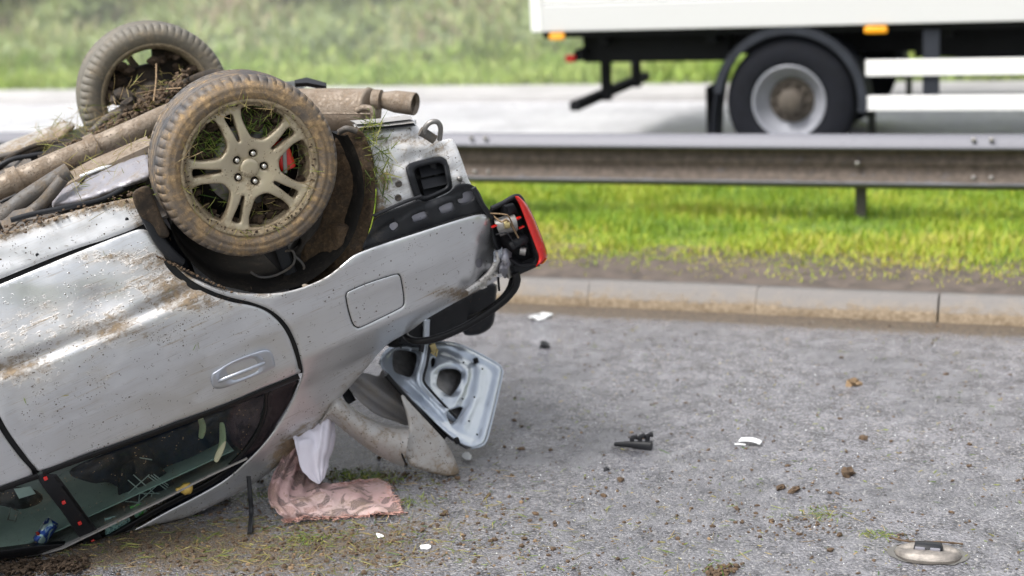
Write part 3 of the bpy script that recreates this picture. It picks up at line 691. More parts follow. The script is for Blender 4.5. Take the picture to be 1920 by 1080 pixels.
# --- rear quarter
quarter = [(318, 487), (335, 500), (352, 515), (378, 528), (405, 539), (450, 549), (510, 550), (560, 541), (612, 519), (650, 489), (668, 476), (720, 457), (800, 431), (870, 409), (900, 402), (915, 406), (922, 424), (936, 440), (944, 462), (956, 478), (957, 497), (940, 520), (900, 543), (850, 569), (800, 598), (770, 620), (735, 640), (712, 660), (690, 687), (650, 732), (600, 790), (560, 836), (500, 890), (430, 933), (340, 975), (250, 1010), (187, 1035), (172, 1031), (202, 1021), (300, 966), (400, 913), (440, 884), (480, 848), (510, 812), (540, 766), (560, 724), (567, 700), (565, 680), (555, 643), (537, 608), (510, 583), (474, 567.5), (427, 556), (385, 540), (350, 519)]
flap = [(648, 560), (649, 550), (655, 545), (690, 530), (740, 514), (748, 514), (752, 520), (756, 542), (758, 562), (757, 572), (750, 578), (710, 598), (676, 614), (668, 614), (661, 608), (654, 588)]
def q_disp(V):
    s2, t2 = line_sd(V, soft); x, y = V[:, 0], V[:, 1]
    g = .007*smoothstep(-12, 14, s2)-.007*smoothstep(30, 90, s2)
    fl = np.array([(520, 552), (610, 520), (655, 488), (700, 464)]); sL, _ = line_sd(V, fl); g -= .010*np.exp(-(sL/16)**2)     # rolled arch lip
    s3, t3 = line_sd(V, [(917, 405), (896, 450), (888, 500), (882, 530)])      # crushed corner: sharp fold
    g += .05*smoothstep(2, -26, s3)*(x > 850) + blob(V, (905, 470), (9, 40), .012) - blob(V, (925, 500), (14, 14), .02) + blob(V, (930, 455), (10, 14), .02)
    s4, _ = line_sd(V, [(880, 520), (930, 500), (960, 480)]); g += .018*smoothstep(0, 14, s4)*(x > 860)
    s5, _ = line_sd(V, [(566, 690), (650, 655), (720, 625)]); g += .006*np.exp(-(s5/12)**2)*(x > 560)*(x < 760)
    g += blob(V, (800, 560), (60, 20), .006) - blob(V, (700, 500), (90, 22), .005)
    g += np.array([.003*noise.noise(Vector((a/60, b/50, 11))) + (.008*noise.noise(Vector((a/16, b/16, 3))) if a > 885 else 0) for a, b in V])
    return g
def q_mud(V):
    s, _ = line_sd(V, [(320, 488), (405, 540), (500, 552), (600, 525), (660, 482)])
    m = .55*np.exp(-(s/14)**2)*(V[:, 0] < 640) + blob(V, (345, 515), (30, 20), .4) + blob(V, (870, 550), (70, 16), .8) + blob(V, (540, 850), (40, 40), .5) + blob(V, (560, 790), (70, 60), .25)
    s2, _ = line_sd(V, [(690, 687), (600, 790), (500, 890), (430, 933), (250, 1010)]); m += .45*np.exp(-(s2/22)**2)
    s3, _ = line_sd(V, [(700, 662), (850, 570)]); m += .2*np.exp(-(s3/14)**2); return m - .02
mb = MB(); panel(mb, quarter, side, .016, [flap], 8, 4, .006, q_disp, q_mud, per=5); rq = cpart(mb, 'rear_quarter_panel', 'paint', label='silver rear quarter panel with crushed corner')
fc = np.mean(flap, 0); flap_in = [tuple(fc+(np.array(p)-fc)*.965) for p in flap]
mb = MB(); panel(mb, flap_in, side, .006, (), 6, 2.5, .003, q_disp); cpart(mb, 'fuel_flap', 'paint', rq)
mb = MB(); panel(mb, [tuple(fc+(np.array(p)-fc)*1.06) for p in flap], side, .004, (), 12, 0, 0, lambda V: q_disp(V)+.02); cpart(mb, 'fuel_flap_recess', 'gasket', rq)
mb = MB(); panel(mb, [(893, 487), (903, 485), (903, 499), (894, 501)], side, .004, (), 4, 1, .001, lambda V: q_disp(V)-.004); cpart(mb, 'bumper_clip', 'shield', rq)
# folded torn metal at the corner
P = [[cp(px+dx*1.0, py+dy, y) for dx, dy, y in ((-3, -2, .085), (3, 3, .07), (3, 8, .09))] for px, py in ((930, 470), (934, 484), (926, 500), (915, 515), (898, 530), (876, 545))]
cpart(MB().sheet(P, (0, .006, 0)), 'torn_metal', 'dull_silver', rq)
P = [[cp(px, py, y) for px, py, y in row] for row in (((938, 468, .12), (950, 466, .10), (960, 474, .13)), ((934, 488, .10), (948, 486, .06), (959, 492, .12)), ((938, 508, .12), (950, 505, .09), (955, 512, .14)), ((946, 522, .14), (953, 520, .13), (960, 524, .16)))]
cpart(MB().sheet(P, (0, .006, 0)), 'torn_metal', 'shield', rq)

# --- arch opening, liner and hidden structure
wc = cp(470, 316, 0); AC = cp(505, 368, .02)
mb = MB(); P = []
for a in np.linspace(radians(175), radians(375), 44):
    row = []
    for yy, r in ((.045, .345), (.06, .335), (.12, .325), (.25, .32), (.40, .31), (.46, .26), (.48, .10)):
        rr = r*(1+.02*nz((cos(a)*3, sin(a)*3, yy*5), 1.5)); row.append(np.array((AC[0]+rr*cos(a), yy, AC[2]+rr*sin(a)*1.0)))
    P.append(row)
mb.sheet(P, (0, .004, 0)); cpart(mb, 'wheel_arch_liner', 'arch')
# liner sweeping up behind the wheel to the rear
lf = plane3((590, 470, .16), (700, 260, .10), (700, 470, .06))
mb = MB(); panel(mb, [(566, 470), (600, 420), (615, 330), (628, 262), (645, 240), (672, 240), (688, 262), (700, 300), (704, 352), (700, 400), (690, 440), (684, 468), (655, 486), (610, 520), (570, 530)], lf, .03, (), 8, 4, .01,
   lambda V: np.array([.02*noise.noise(Vector((x/30, y/30, 1)))+.008*noise.noise(Vector((x/9, y/9, 1))) for x, y in V])-.05*np.exp(-((V[:, 0]-640)/26)**2)*(V[:, 1] > 420), lambda V: .35+V[:, 0]*0); cpart(mb, 'rear_arch_liner', 'darkmud')
cpart(ctube([(268, 392, .05), (282, 420, .04), (300, 452, .04), (322, 478, .04), (340, 494, .05)], 11, 10, flat=.7), 'arch_edge_moulding', 'black')
# sill end bracket
mb = MB(); panel(mb, [(248, 366), (262, 352), (280, 350), (290, 375), (305, 410), (318, 440), (300, 445), (284, 420), (262, 404)], lambda a, b, d=0: cp(a, b, .02+d), .04, (), 7, 3, .01, None, lambda V: .1+V[:, 0]*0); cpart(mb, 'sill_end_bracket', 'darkmud')
# spring, damper
P = [np.array((cp(545, 500, .34)[0]+.050*cos(t), .34+.050*sin(t), cp(545, 500, .34)[2]-.10+.024*t/2)) for t in np.linspace(0, 8.5*pi, 130)]
cpart(MB().tube(P, .0065, 6), 'coil_spring', 'under')
cpart(ctube([(500, 545, .34), (552, 440, .34)], 12, 12), 'damper', 'steel')
cpart(ctube([(520, 475, .15), (548, 470, .12), (550, 495, .12), (520, 515, .12), (490, 520, .13), (470, 510, .15)], 2.6, 8), 'brake_hose', 'under')
cpart(ctube([(553, 480, .12), (570, 500, .12), (563, 530, .13), (545, 545, .15)], 2.6, 8), 'brake_hose', 'under')
# --- unseen far side, floor, boot box (so light and reflections behave)
def cbox(name, lo, hi, mat, bev=.01):
    return cpart(MB().box(lo, hi, bev=bev), name, mat)
far = [(-2.3, -.03), (-.30, -.03), (-.27, -.2), (-.1, -.36), (.15, -.36), (.3, -.2), (.40, -.12), (.62, -.18), (.72, -.40), (.66, -.72), (-2.3, -.76)]
V, fs, bd = triangulate(np.array(far), [], .3, 0); mb = MB(); mb.add([(a, 1.60, b) for a, b in V], fs); mb.add([(a, 1.63, b) for a, b in V], [f[::-1] for f in fs]); cpart(mb, 'far_side_panel', 'paint')
for x0, x1 in ((-1.02, -.93), (-2.1, -2.0)): cbox('far_door_pillar', (x0, 1.50, -1.08), (x1, 1.56, -.74), 'black')
mb = MB(); mb.sheet([[np.array((x, y, z)) for x in (-.15, -.05, .1)] for y, z in ((1.6, -.74), (1.52, -.9), (1.42, -1.1))], (0, -.03, 0)); cpart(mb, 'far_rear_pillar', 'paint')
# roof resting on the road
P = [[np.array((x, y, -1.075-.07*sin(pi*(y-.2)/1.2)-.02*sin(pi*(x+2.4)/2)+.01*nz((x, y, 0), 5))) for x in np.linspace(-2.4, -.33, 30)] for y in np.linspace(.2, 1.42, 20)]
mb = MB(); mb.sheet(P, (0, 0, -.006)); cpart(mb, 'roof', 'dull_silver')
P = [[np.array((x, y, -1.05-.05*sin(pi*(y-.25)/1.1))) for x in np.linspace(-2.4, -.36, 16)] for y in np.linspace(.25, 1.36, 12)]
P = [[q if (CO[2]+CA[2]*q[0]+CC[2]*q[1]+CB[2]*q[2]) > .03 else q+np.array((0, 0, .03-(CO[2]+CA[2]*q[0]+CC[2]*q[1]+CB[2]*q[2]))) for q in r] for r in P]
cpart(MB().sheet(P, (0, 0, .004)), 'headlining', 'liner_light')
# seats hanging from the floor
mb = MB(); mb.box((-.75, .22, -.52), (-.25, 1.5, -.20), bev=.05); cpart(mb, 'rear_seat', 'fabric_dark')
mb = MB(); mb.box((-.45, .30, -.86), (-.22, 1.45, -.45), bev=.06); cpart(mb, 'rear_backrest', 'fabric_dark')
mb = MB(); mb.box((-1.75, .25, -.82), (-1.45, .70, -.30), bev=.06); mb.box((-2.0, .25, -.45), (-1.5, .70, -.25), bev=.05); cpart(mb, 'front_seat', 'fabric_dark')
cbox('boot_wall', (.02, .13, -.76), (.07, 1.5, -.25), 'black')
# --- underbody floor
def floor_z(x, y):
    z = -.055 + .012*nz((x, y, 0), 5)+.006*nz((x, y, 2), 16)
    z += .035*exp(-((y-.72)/.13)**2) - .05*smoothstep(-.42, -.30, x) - .01*(1 if (x*5) % 1 < .3 else 0)
    return z
P = [[np.array((x, y, floor_z(x, y))) for x in np.linspace(-2.6, -.22, 90)] for y in np.linspace(.17, 1.6, 60)]
mb = MB(); mb.sheet(P, (0, 0, -.01)); cpart(mb, 'floor_pan', 'under')
P = [[np.array((x, y, -.13-.10*smoothstep(.1, .5, x)+.02*nz((x, y, 0), 4))) for x in np.linspace(-.24, .68, 30)] for y in np.linspace(.42, 1.3, 30)]
mb = MB(); mb.sheet(P, (0, 0, -.01)); cpart(mb, 'rear_floor', 'under')
cbox('rear_wall', (.66, .16, -.60), (.69, 1.45, -.26), 'black')
# --- pipes, beams and shields
def piece(name, mat, pts, r, n=12, flat=1., mud=None): return cpart(ctube(pts, r, n, flat=flat), name, mat)
ep = piece('exhaust_pipe', 'pipe', [(-420, 530, .78), (-150, 425, .76), (0, 352, .74), (100, 308, .72), (180, 275, .72), (250, 245, .72), (300, 222, .74), (340, 205, .78)], 22, 20)
for q in ((165, 282, .72), (20, 343, .74)):
    c = cp(*q); mb = MB(); t = cp(q[0]+18, q[1]-8, q[2]); mb.tube([c, t], 26/F*5.9, 18); cpart(mb, 'pipe_flange', 'pipe', ep)
piece('floor_channel', 'pipe', [(150, 345, .55), (200, 312, .54), (265, 278, .54), (290, 268, .54)], 11, 8, .7)
mb = MB(); P = [[cp(x, y, yy) for x, y, yy in row] for row in (((60, 360, .80), (75, 372, .6)), ((170, 300, .62), (180, 318, .5)), ((275, 255, .6), (282, 272, .48)))]
cpart(MB().sheet(P, (0, 0, -.02)), 'floor_rib', 'pipe')
# silver grey tank shield
tf = plane3((110, 390, .36), (275, 300, .34), (190, 300, .62))
mb = MB(); panel(mb, [(98, 388), (104, 362), (122, 340), (150, 325), (210, 305), (270, 288), (284, 300), (286, 330), (250, 348), (200, 366), (160, 380), (120, 388)], tf, .06, (), 7, 9, .03,
    lambda V: np.array([.006*noise.noise(Vector((x/18, y/18, 1))) for x, y in V]) + blob(V, (195, 345), (14, 10), .014) + blob(V, (150, 350), (5, 20), .01), lambda V: V[:, 0]*0+.16); tk = cpart(mb, 'fuel_tank_shield', 'shield')
for k, (d_, m_) in enumerate(((0, 'white'), (7, 'under'), (13, 'black'))):
    piece('fuel_line', m_, [(150, 331+d_, .50), (200, 312+d_, .50), (278, 286+d_, .50)], 3, 8)
piece('brake_line', 'black', [(20, 413, .16), (60, 402, .16), (130, 388, .16), (190, 375, .2), (240, 350, .24), (282, 325, .3)], 5.5, 10)
piece('heater_duct', 'under', [(-60, 460, .45), (0, 412, .45), (40, 378, .45), (90, 345, .45), (130, 320, .45)], 17, 14)
piece('heater_duct', 'under', [(40, 410, .42), (80, 380, .42), (118, 335, .42)], 12, 12)
piece('handbrake_cable', 'black', [(0, 338, 1.0), (60, 320, 1.0), (130, 306, 1.0), (200, 270, 1.0)], 4, 8)
piece('cross_member', 'shield', [(120, 305, .95), (160, 282, .95), (205, 262, .98), (255, 245, .98)], 7, 8, .7)
piece('brake_line', 'black', [(-20, 322, 1.15), (20, 300, 1.15), (60, 292, 1.15), (130, 280, 1.15), (200, 255, 1.15)], 5, 8)
# far sill, torn up
fp = plane3((0, 275, 1.55), (130, 230, 1.55), (60, 290, 1.35))
mb = MB(); panel(mb, [(-300, 388), (-60, 300), (0, 272), (40, 256), (90, 238), (112, 228), (135, 230), (140, 240), (120, 256), (90, 268), (60, 285), (20, 300), (-60, 335), (-300, 430)], fp, .05, (), 8, 5, .015,
    lambda V: np.array([.02*noise.noise(Vector((x/25, y/20, 1))) for x, y in V]), lambda V: .25+.8*smoothstep(246, 275, V[:, 1]+.42*(V[:, 0]-90)*.9)); cpart(mb, 'far_sill', 'dull_silver')
# rear suspension on the far side
piece('trailing_arm', 'darkmud', [(120, 310, 1.20), (170, 276, 1.20), (235, 222, 1.2), (300, 180, 1.25), (345, 160, 1.3)], 13, 12, .8)
piece('suspension_link', 'darkmud', [(190, 280, 1.0), (240, 235, 1.1), (290, 200, 1.25), (330, 182, 1.35)], 7, 10)
piece('suspension_link', 'darkmud', [(300, 190, 1.2), (345, 160, 1.0), (400, 140, .8), (450, 150, .5)], 10, 10)
piece('anti_roll_bar', 'darkmud', [(205, 265, 1.0), (225, 220, 1.05), (250, 205, 1.05), (262, 230, 1.05)], 5, 10)
piece('rear_axle_beam', 'darkmud', [(500, 270, .18), (420, 235, .6), (340, 205, 1.1), (300, 190, 1.4)], 22, 14)
mb = MB()
for k in range(10): clod(mb, cp(random.uniform(215, 340), random.uniform(180, 245), random.uniform(.95, 1.35)), random.uniform(.025, .06), 2, .4)
cpart(mb, 'caked_mud', 'darkmud', kind='stuff')

# tangle of torn underside parts
for k, pts in enumerate((((0, 380, .9), (60, 352, .9), (120, 330, .9), (180, 318, .8)), ((10, 300, 1.3), (70, 272, 1.3), (150, 262, 1.2), (215, 240, 1.1)), ((-30, 300, 1.4), (40, 285, 1.4), (110, 262, 1.4)),
        ((130, 300, .9), (160, 262, 1.1), (200, 250, 1.2), (230, 262, 1.1)), ((20, 395, .6), (70, 386, .5), (110, 396, .45)), ((160, 262, 1.4), (200, 222, 1.4), (240, 205, 1.35), (262, 196, 1.3)), ((-20, 362, 1.0), (50, 318, 1.05), (120, 288, 1.1)))):
    piece('torn_cable', ('black', 'darkmud', 'under')[k % 3], pts, (3, 5, 6, 3.5, 4, 7, 8)[k], 8)
for k, (a_, b_, c_, d_) in enumerate((((0, 322, 1.2), (60, 300, 1.2), (5, 345, 1.0), (66, 322, 1.0)), ((70, 296, 1.15), (140, 268, 1.15), (82, 312, 1.0), (150, 286, 1.0)), ((150, 300, 1.0), (205, 272, 1.0), (160, 312, .9), (214, 286, .9)), ((0, 420, .4), (60, 395, .4), (10, 436, .3), (70, 410, .3)))):
    mb = MB(); m1 = (cp(*a_)+cp(*b_))/2+np.array((0, 0, .025)); m2 = (cp(*c_)+cp(*d_))/2+np.array((0, 0, .02))
    P = [[cp(*a_), m1, cp(*b_)], [(cp(*a_)+cp(*c_))/2+np.array((0, 0, .03)), (m1+m2)/2+np.array((0, 0, -.02)), (cp(*b_)+cp(*d_))/2+np.array((0, 0, .03))], [cp(*c_), m2, cp(*d_)]]
    mb.sheet(P, (0, 0, -.006)); cpart(mb, 'torn_bracket', ('under', 'darkmud', 'dull_silver', 'under')[k])
P = [cp(random.uniform(-20, 330), 0, .5)*np.array((1, 0, 0))+np.array((0, random.uniform(.3, 1.5), random.uniform(-.01, .10))) for _ in range(700)]
ROOTS = np.array(P)
mb = MB()
for k in range(900):
    t = random.random()**1.2; q = cp(100+t*255, 312-t*165+random.gauss(0, 9), random.uniform(.9, 1.3)); clod(mb, q, random.uniform(.003, .013), 1, .45)
cpart(mb, 'root_soil', 'soil', kind='stuff')

# --- wheel: outer face at y=0, inner side y=.20

def straws(name, P, L, Wd, parent, tone=None, mat='scrap', flat=None, label=None, cat=None, org=None, group=None):
    """thin bent strands lying in random directions; flat = a normal they stay close to"""
    P = np.asarray(P, float); n = len(P); D = RNG.normal(0, 1, (n, 3))
    if flat is not None: f = np.asarray(flat, float); D -= np.outer(D@f, f)*.85
    D /= np.linalg.norm(D, axis=1)[:, None]; B = np.cross(D, RNG.normal(0, 1, (n, 3))); B /= np.linalg.norm(B, axis=1)[:, None]; K = np.cross(D, B)
    L = np.broadcast_to(L, n)[:, None]; Wd = np.broadcast_to(Wd, n)[:, None]; bend = RNG.uniform(-.3, .3, (n, 1))
    rows = []
    for t, w_ in ((-.5, .5), (-.15, 1), (.2, .8), (.5, .15)):
        c = P + D*L*t + K*L*bend*(t*t)*1.6; rows += [c-B*Wd*w_/2, c+B*Wd*w_/2]
    V = np.stack(rows, 1).reshape(-1, 3); i = np.arange(n)[:, None]*8
    Fc = np.concatenate([i+np.array(q) for q in ((0, 1, 3, 2), (2, 3, 5, 4), (4, 5, 7, 6))], 1).reshape(-1, 4)
    base = ORG[parent.name] if parent is not None else np.array([V[:, 0].mean(), V[:, 1].mean(), V[:, 2].min()])
    me = bpy.data.meshes.new(name); me.from_pydata((V-base).tolist(), [], Fc.tolist())
    tn = np.clip(RNG.uniform(0, 1, n) if tone is None else np.asarray(tone)+RNG.normal(0, .2, n), 0, 1)
    a = me.attributes.new('tone', 'FLOAT', 'POINT'); a.data.foreach_set('value', np.repeat(tn, 8)); me.materials.append(MAT[mat])
    o = bpy.data.objects.new(name, me); COL.objects.link(o)
    if parent is not None: o.parent = parent
    else: o.location = base
    return meta(o, label, cat, group, 'stuff')

Z3 = np.zeros(3)
def wheel_part(mb, name, mat, parent, **k): return mb.build(name, mat, parent, **k)
def make_wheel(loc):
    mb = MB()
    mb.lathe([(.232, .004), (.236, .0), (.232, -.005), (.224, -.004), (.218, .006), (.214, .012), (.210, .03), (.203, .045), (.200, .10), (.205, .17), (.214, .185), (.222, .196), (.230, .199), (.232, .196)], 72)
    mb.at = [.5]*len(mb.v)
    outer = np.array([(.2225*cos(a), .2225*sin(a)) for a in np.linspace(0, 2*pi, 90, endpoint=False)]); holes = []; A0 = [radians(q) for q in (92, 164, 236, 308, 20)]
    for a0 in A0:
        def L(r, off, a=a0): return (r*cos(a)-off*sin(a), r*sin(a)+off*cos(a))
        sl = [L(.096, .0), L(.101, .005), L(.14, .009), L(.178, .0145), L(.190, .013), L(.193, 0), L(.190, -.013), L(.178, -.0145), L(.14, -.009), L(.101, -.005)]
        holes.append(resample(spline(sl, 4), .006))
        a1 = a0+radians(72); am = a0+radians(36)
        def R(r, off, a=a1): return (r*cos(a)-off*sin(a), r*sin(a)+off*cos(a))
        w_ = [(.106*cos(am-.20), .106*sin(am-.20)), (.124*cos(am-.30), .124*sin(am-.30)), L(.142, .039), L(.16, .039), L(.18, .043), L(.197, .051), (.2065*cos(am-.30), .2065*sin(am-.30)), (.209*cos(am-.15), .209*sin(am-.15)), (.209*cos(am+.15), .209*sin(am+.15)), (.2065*cos(am+.30), .2065*sin(am+.30)), R(.197, -.051), R(.18, -.043), R(.16, -.039), R(.142, -.039), (.124*cos(am+.30), .124*sin(am+.30)), (.106*cos(am+.20), .106*sin(am+.20)), (.100*cos(am), .100*sin(am))]
        holes.append(resample(spline(w_, 4), .008))
    lugs = [(.050*cos(a+radians(36)), .050*sin(a+radians(36))) for a in A0]
    for lx, ly in lugs: holes.append(np.array([(lx+.0135*cos(t), ly+.0135*sin(t)) for t in np.linspace(0, 2*pi, 14, endpoint=False)]))
    V, fs, bd = triangulate(outer, holes, .0065, .0018)
    dd = np.min([segdist(h, V) for h in holes]+[segdist(outer, V)], axis=0); r = np.linalg.norm(V, axis=1)
    y = .012 - .010*np.exp(-((r-.115)/.05)**2) + .0065*np.clip(1-dd/.0048, 0, 1)**2 + .006*smoothstep(.08, .03, r) - .004*smoothstep(.19, .215, r)
    y += .004*np.exp(-((r-.034)/.0018)**2)
    Pf = [(V[i, 0], y[i], V[i, 1]) for i in range(len(V))]; at = list(.0+.38*smoothstep(.19, .22, r)+.22*np.exp(-(np.clip(dd, 0, 1)/.005)**2))
    mb.add(Pf, fs, at); mb.add([(V[i, 0], y[i]+.028, V[i, 1]) for i in range(len(V))], [f[::-1] for f in fs], at)
    vs = []; ff = []
    for a, b in bd:
        o = len(vs); vs += [Pf[a], Pf[b], (Pf[b][0], Pf[b][1]+.028, Pf[b][2]), (Pf[a][0], Pf[a][1]+.028, Pf[a][2])]; ff.append((o+1, o, o+3, o+2))
    mb.add(vs, ff, [.6]*len(vs), smooth=False)
    w = mb.build('wheel', 'alloy', None, org=Z3); w.parent = car; w.location = Vector(loc-OFF)
    NB = 62; ang = []; grv = []
    for k in range(NB):
        a = 2*pi*k/NB; d = 2*pi/NB
        for f_, g_ in ((0, 0), (.012, 1), (.05, 1), (.062, 0), (.53, 0)): ang.append(a+d*f_); grv.append(g_)
    prof = [(.222, .012), (.229, .004), (.240, -.004), (.252, -.0085), (.262, -.0105), (.263, -.0085), (.272, -.011), (.282, -.0095), (.2835, -.007), (.291, -.003), (.299, .004), (.304, .012), (.307, .020), (.3085, .030)]
    for a in (.048, .080, .112, .144): prof += [(.3098, a-.004), (.302, a-.003), (.302, a+.003), (.3098, a+.004)]
    prof += [(.3085, .170), (.307, .180), (.304, .188), (.299, .196), (.282, .207), (.262, .209), (.240, .202), (.224, .190)]
    mb = MB(); vs = []; n = len(ang)
    for r_, yy in prof:
        for a, g_ in zip(ang, grv):
            cut = .0024 if g_ and r_ > .2985 and (yy < .045 or yy > .15) else 0
            bul = .0006*nz((cos(a)*4, yy*20, sin(a)*4), 2)
            vs.append(((r_-cut+bul)*cos(a), yy, (r_-cut+bul)*sin(a)))
    mb.add(vs, [(i*n+j, (i+1)*n+j, (i+1)*n+(j+1) % n, i*n+(j+1) % n) for i in range(len(prof)-1) for j in range(n)], [.1 if r_ < .299 else -.12 for r_, yy in prof for _ in ang])
    wheel_part(mb, 'tyre', 'rubber', w)
    for lx, ly in lugs:
        mb = MB(); mb.lathe([(0, .006), (.005, .0065), (.0088, .010), (.0095, .016), (.0095, .034)], 6, (lx, 0, ly)); wheel_part(mb, 'wheel_nut', 'chrome', w)
    mb = MB(); mb.lathe([(.075, .030), (0, .030)], 24); wheel_part(mb, 'lug_hole_shade', 'arch', w)  # black disc painting the shade behind the lug holes
    mb = MB(); mb.lathe([(0, .006), (.020, .0065), (.030, .0085), (.0325, .012), (.033, .022)], 36); wheel_part(mb, 'centre_cap', 'alloy', w)
    return w
nw = make_wheel(wc+np.array([0, .0, 0])); nw['label'] = 'near rear wheel with muddy twin spoke alloy facing the viewer'
def copy_tree(o, parent):
    c = o.copy(); COL.objects.link(c); c.parent = parent
    for ch in list(o.children): copy_tree(ch, c)
    return c
mb = MB(); mb.lathe([(.0, .052), (.06, .05), (.066, .05), (.07, .06), (.138, .062), (.14, .066), (.14, .078), (.07, .08)], 56, wc); cpart(mb, 'brake_disc', 'steel')
mb = MB(); mb.lathe([(.14, .09), (.196, .105), (.196, .115), (.0, .115)], 40, wc); cpart(mb, 'brake_backplate', 'arch')
cc = wc+np.array([.128, .042, -.012]); mb = MB(); mb.box(cc-np.array([.030, .012, .055]), cc+np.array([.030, .05, .05]), bev=.014); cal = cpart(mb, 'brake_caliper', 'red')
mb = MB(); Rr = np.array([[cos(.3), 0, sin(.3)], [0, 1, 0], [-sin(.3), 0, cos(.3)]]); mb.box(cc-np.array([.007, .016, .06]), cc+np.array([.007, .0, .055]), Rr, cc, bev=.003); cpart(mb, 'caliper_spring', 'steel', cal)
# mud packed inside the rim
mb = MB()
for k in range(190):
    a = random.uniform(0, 2*pi); r_ = random.uniform(.13, .205)
    if random.random() < .6: a = radians(random.choice([128, 128, 56, 56, 272]))+random.uniform(-.4, .4)
    else: r_ = random.uniform(.19, .206)
    clod(mb, wc+np.array([r_*cos(a), random.uniform(.045, .085), r_*sin(a)]), random.uniform(.008, .024), 1 if k % 2 else 2, .4)
for k in range(150):
    a = random.uniform(0, 2*pi); r_ = .219+random.uniform(-.009, .012); clod(mb, wc+np.array([r_*cos(a), random.uniform(-.006, .008), r_*sin(a)]), random.uniform(.002, .0055), 1, .4)
cpart(mb, 'packed_mud', 'soil_dark', kind='stuff')
P = []; T = []
for a_, n_, t_ in ((128, 130, .3), (56, 120, .3), (345, 40, .25), (200, 22, .4), (272, 22, .9), (95, 14, .8), (20, 14, .9)):
    for k in range(n_): a = radians(a_)+random.gauss(0, .22); r_ = random.uniform(.11, .21); P.append(wc+np.array([r_*cos(a), random.uniform(.012, .06), r_*sin(a)])); T.append(t_*.8)
for k in range(110): a = random.uniform(0, 2*pi); r_ = .222+random.gauss(0, .012); P.append(wc+np.array([r_*cos(a), -.010, r_*sin(a)])); T.append(.75)
straws('grass_scraps', P, RNG.uniform(.018, .07, len(P)), RNG.uniform(.0012, .0032, len(P)), car, T, flat=(0, 1, 0))
# far wheel: same wheel turned about, seen from its inner side
fw_c = cp(296, 186, 1.48); fw = copy_tree(nw, car); fw.location = Vector(np.array([fw_c[0], 1.68, fw_c[2]])-OFF); fw.rotation_euler = (radians(0), radians(20), radians(180)); fw['label'] = 'far rear wheel seen from its open inner side'
for ch in fw.children:
    if ch.name.startswith('tyre'):
        ch.data = ch.data.copy(); ch.data.materials[0] = MAT['rubber_far']
def fl(v): return np.array([fw_c[0], 0, fw_c[2]])+np.array(v)
mb = MB(); mb.lathe([(.0, 1.50), (.05, 1.50), (.055, 1.54), (.10, 1.55), (.125, 1.56), (.135, 1.58), (.135, 1.60), (.0, 1.60)], 40, (fw_c[0]+.0, 0, fw_c[2])); cpart(mb, 'brake_drum', 'darkmud')
mb = MB(); mb.box(fl((-.05, 1.42, -.10)), fl((.03, 1.56, .08)), bev=.03); clod(mb, fl((-.05, 1.48, 0)), .08, 2, .3); cpart(mb, 'hub_carrier', 'darkmud')
def gapfree(a): d = math.degrees(a) % 360; return not (72 < d < 112 or 158 < d < 184)
P = []
mb = MB()
for a in np.linspace(radians(113), radians(431), 60):
    w_ = 1 if not (158 < math.degrees(a) < 184) else 0
    if not w_:
        if P: mb.sheet(P, (0, .02, 0)); P = []
        continue
    P.append([fl(((r_+.01*nz((a*4, r_*9, 0), 1))*cos(a), 1.565+.03*nz((a*3, r_*20, 0), 1.5), (r_+.01*nz((a*4, r_*9, 0), 1))*sin(a))) for r_ in (.11, .14, .17, .195, .207)])
mb.sheet(P, (0, .02, 0)); cpart(mb, 'packed_mud', 'darkmud')
mb = MB()
for k in range(170):
    a = random.uniform(0, 2*pi); r_ = random.uniform(.135, .20)
    if not gapfree(a): continue
    clod(mb, fl((r_*cos(a), random.uniform(1.50, 1.62), r_*sin(a))), random.uniform(.012, .035), 1, .4)
cpart(mb, 'packed_mud', 'soil_dark', kind='stuff')
P = [cp(random.gauss(330, 70), random.gauss(170, 25), random.uniform(.8, 1.3)) for _ in range(60)]
P = list(P)+list(ROOTS[:0])
straws('root_tangle', ROOTS, RNG.uniform(.03, .12, len(ROOTS)), .0022, car, RNG.uniform(.5, 1, len(ROOTS)))
straws('root_scraps', P, RNG.uniform(.02, .10, 60), .002, car, np.full(60, .85))
for a_, b_ in (((255, 176, .9), (340, 165, .8)), ((293, 120, 1.1), (288, 190, .9))): cpart(ctube([a_, ((a_[0]+b_[0])/2+2, (a_[1]+b_[1])/2-2, 1.0), b_], 1.6, 6), 'dry_stalk', 'soil_light')

# --- exhaust silencer across the tail
A_, B_ = cp(520, 205, .95), cp(697, 206, .62); ax = (B_-A_)/np.linalg.norm(B_-A_)
pf = [(0, -.004), (.03, -.003), (.070, .0), (.078, .006), (.080, .014), (.0775, .022), (.0775, .30), (.0775, .5)]
def revolve(A, B, prof, n=36, el=1.0, tilt=0):
    """prof: (distance from B back towards A, radius)"""
    ax = (A-B)/np.linalg.norm(A-B); u = np.cross(ax, [0, 1., 0]); u /= np.linalg.norm(u); v_ = np.cross(ax, u); P = []
    for d, r in prof: P.append([B+ax*d+(u*cos(a)*el+v_*sin(a))*r for a in np.linspace(0, 2*pi, n+1)])
    return P
mb = MB(); mb.grid(revolve(A_, B_, [(-.004, 0), (-.004, .03), (-.001, .072), (.003, .079), (.012, .082), (.018, .0795), (.024, .078), (.2, .079), (.40, .078), (.405, .081), (.42, .081), (.424, .06), (.425, 0)], 40, 1.05)); mf = cpart(mb, 'silencer', 'pipe')
mb = MB(); sA = revolve(A_, B_, [(.006, .082), (.4, .082)], 40, 1.05); q0, q1 = cp(640, 213, .55), cp(694, 214, .50); mb.box((0, 0, 0), (0, 0, 0)) if 0 else None
mb.tube([cp(570, 213, .72), q0, q1], .004, 8); cpart(mb, 'silencer_seam', 'pipe', mf)
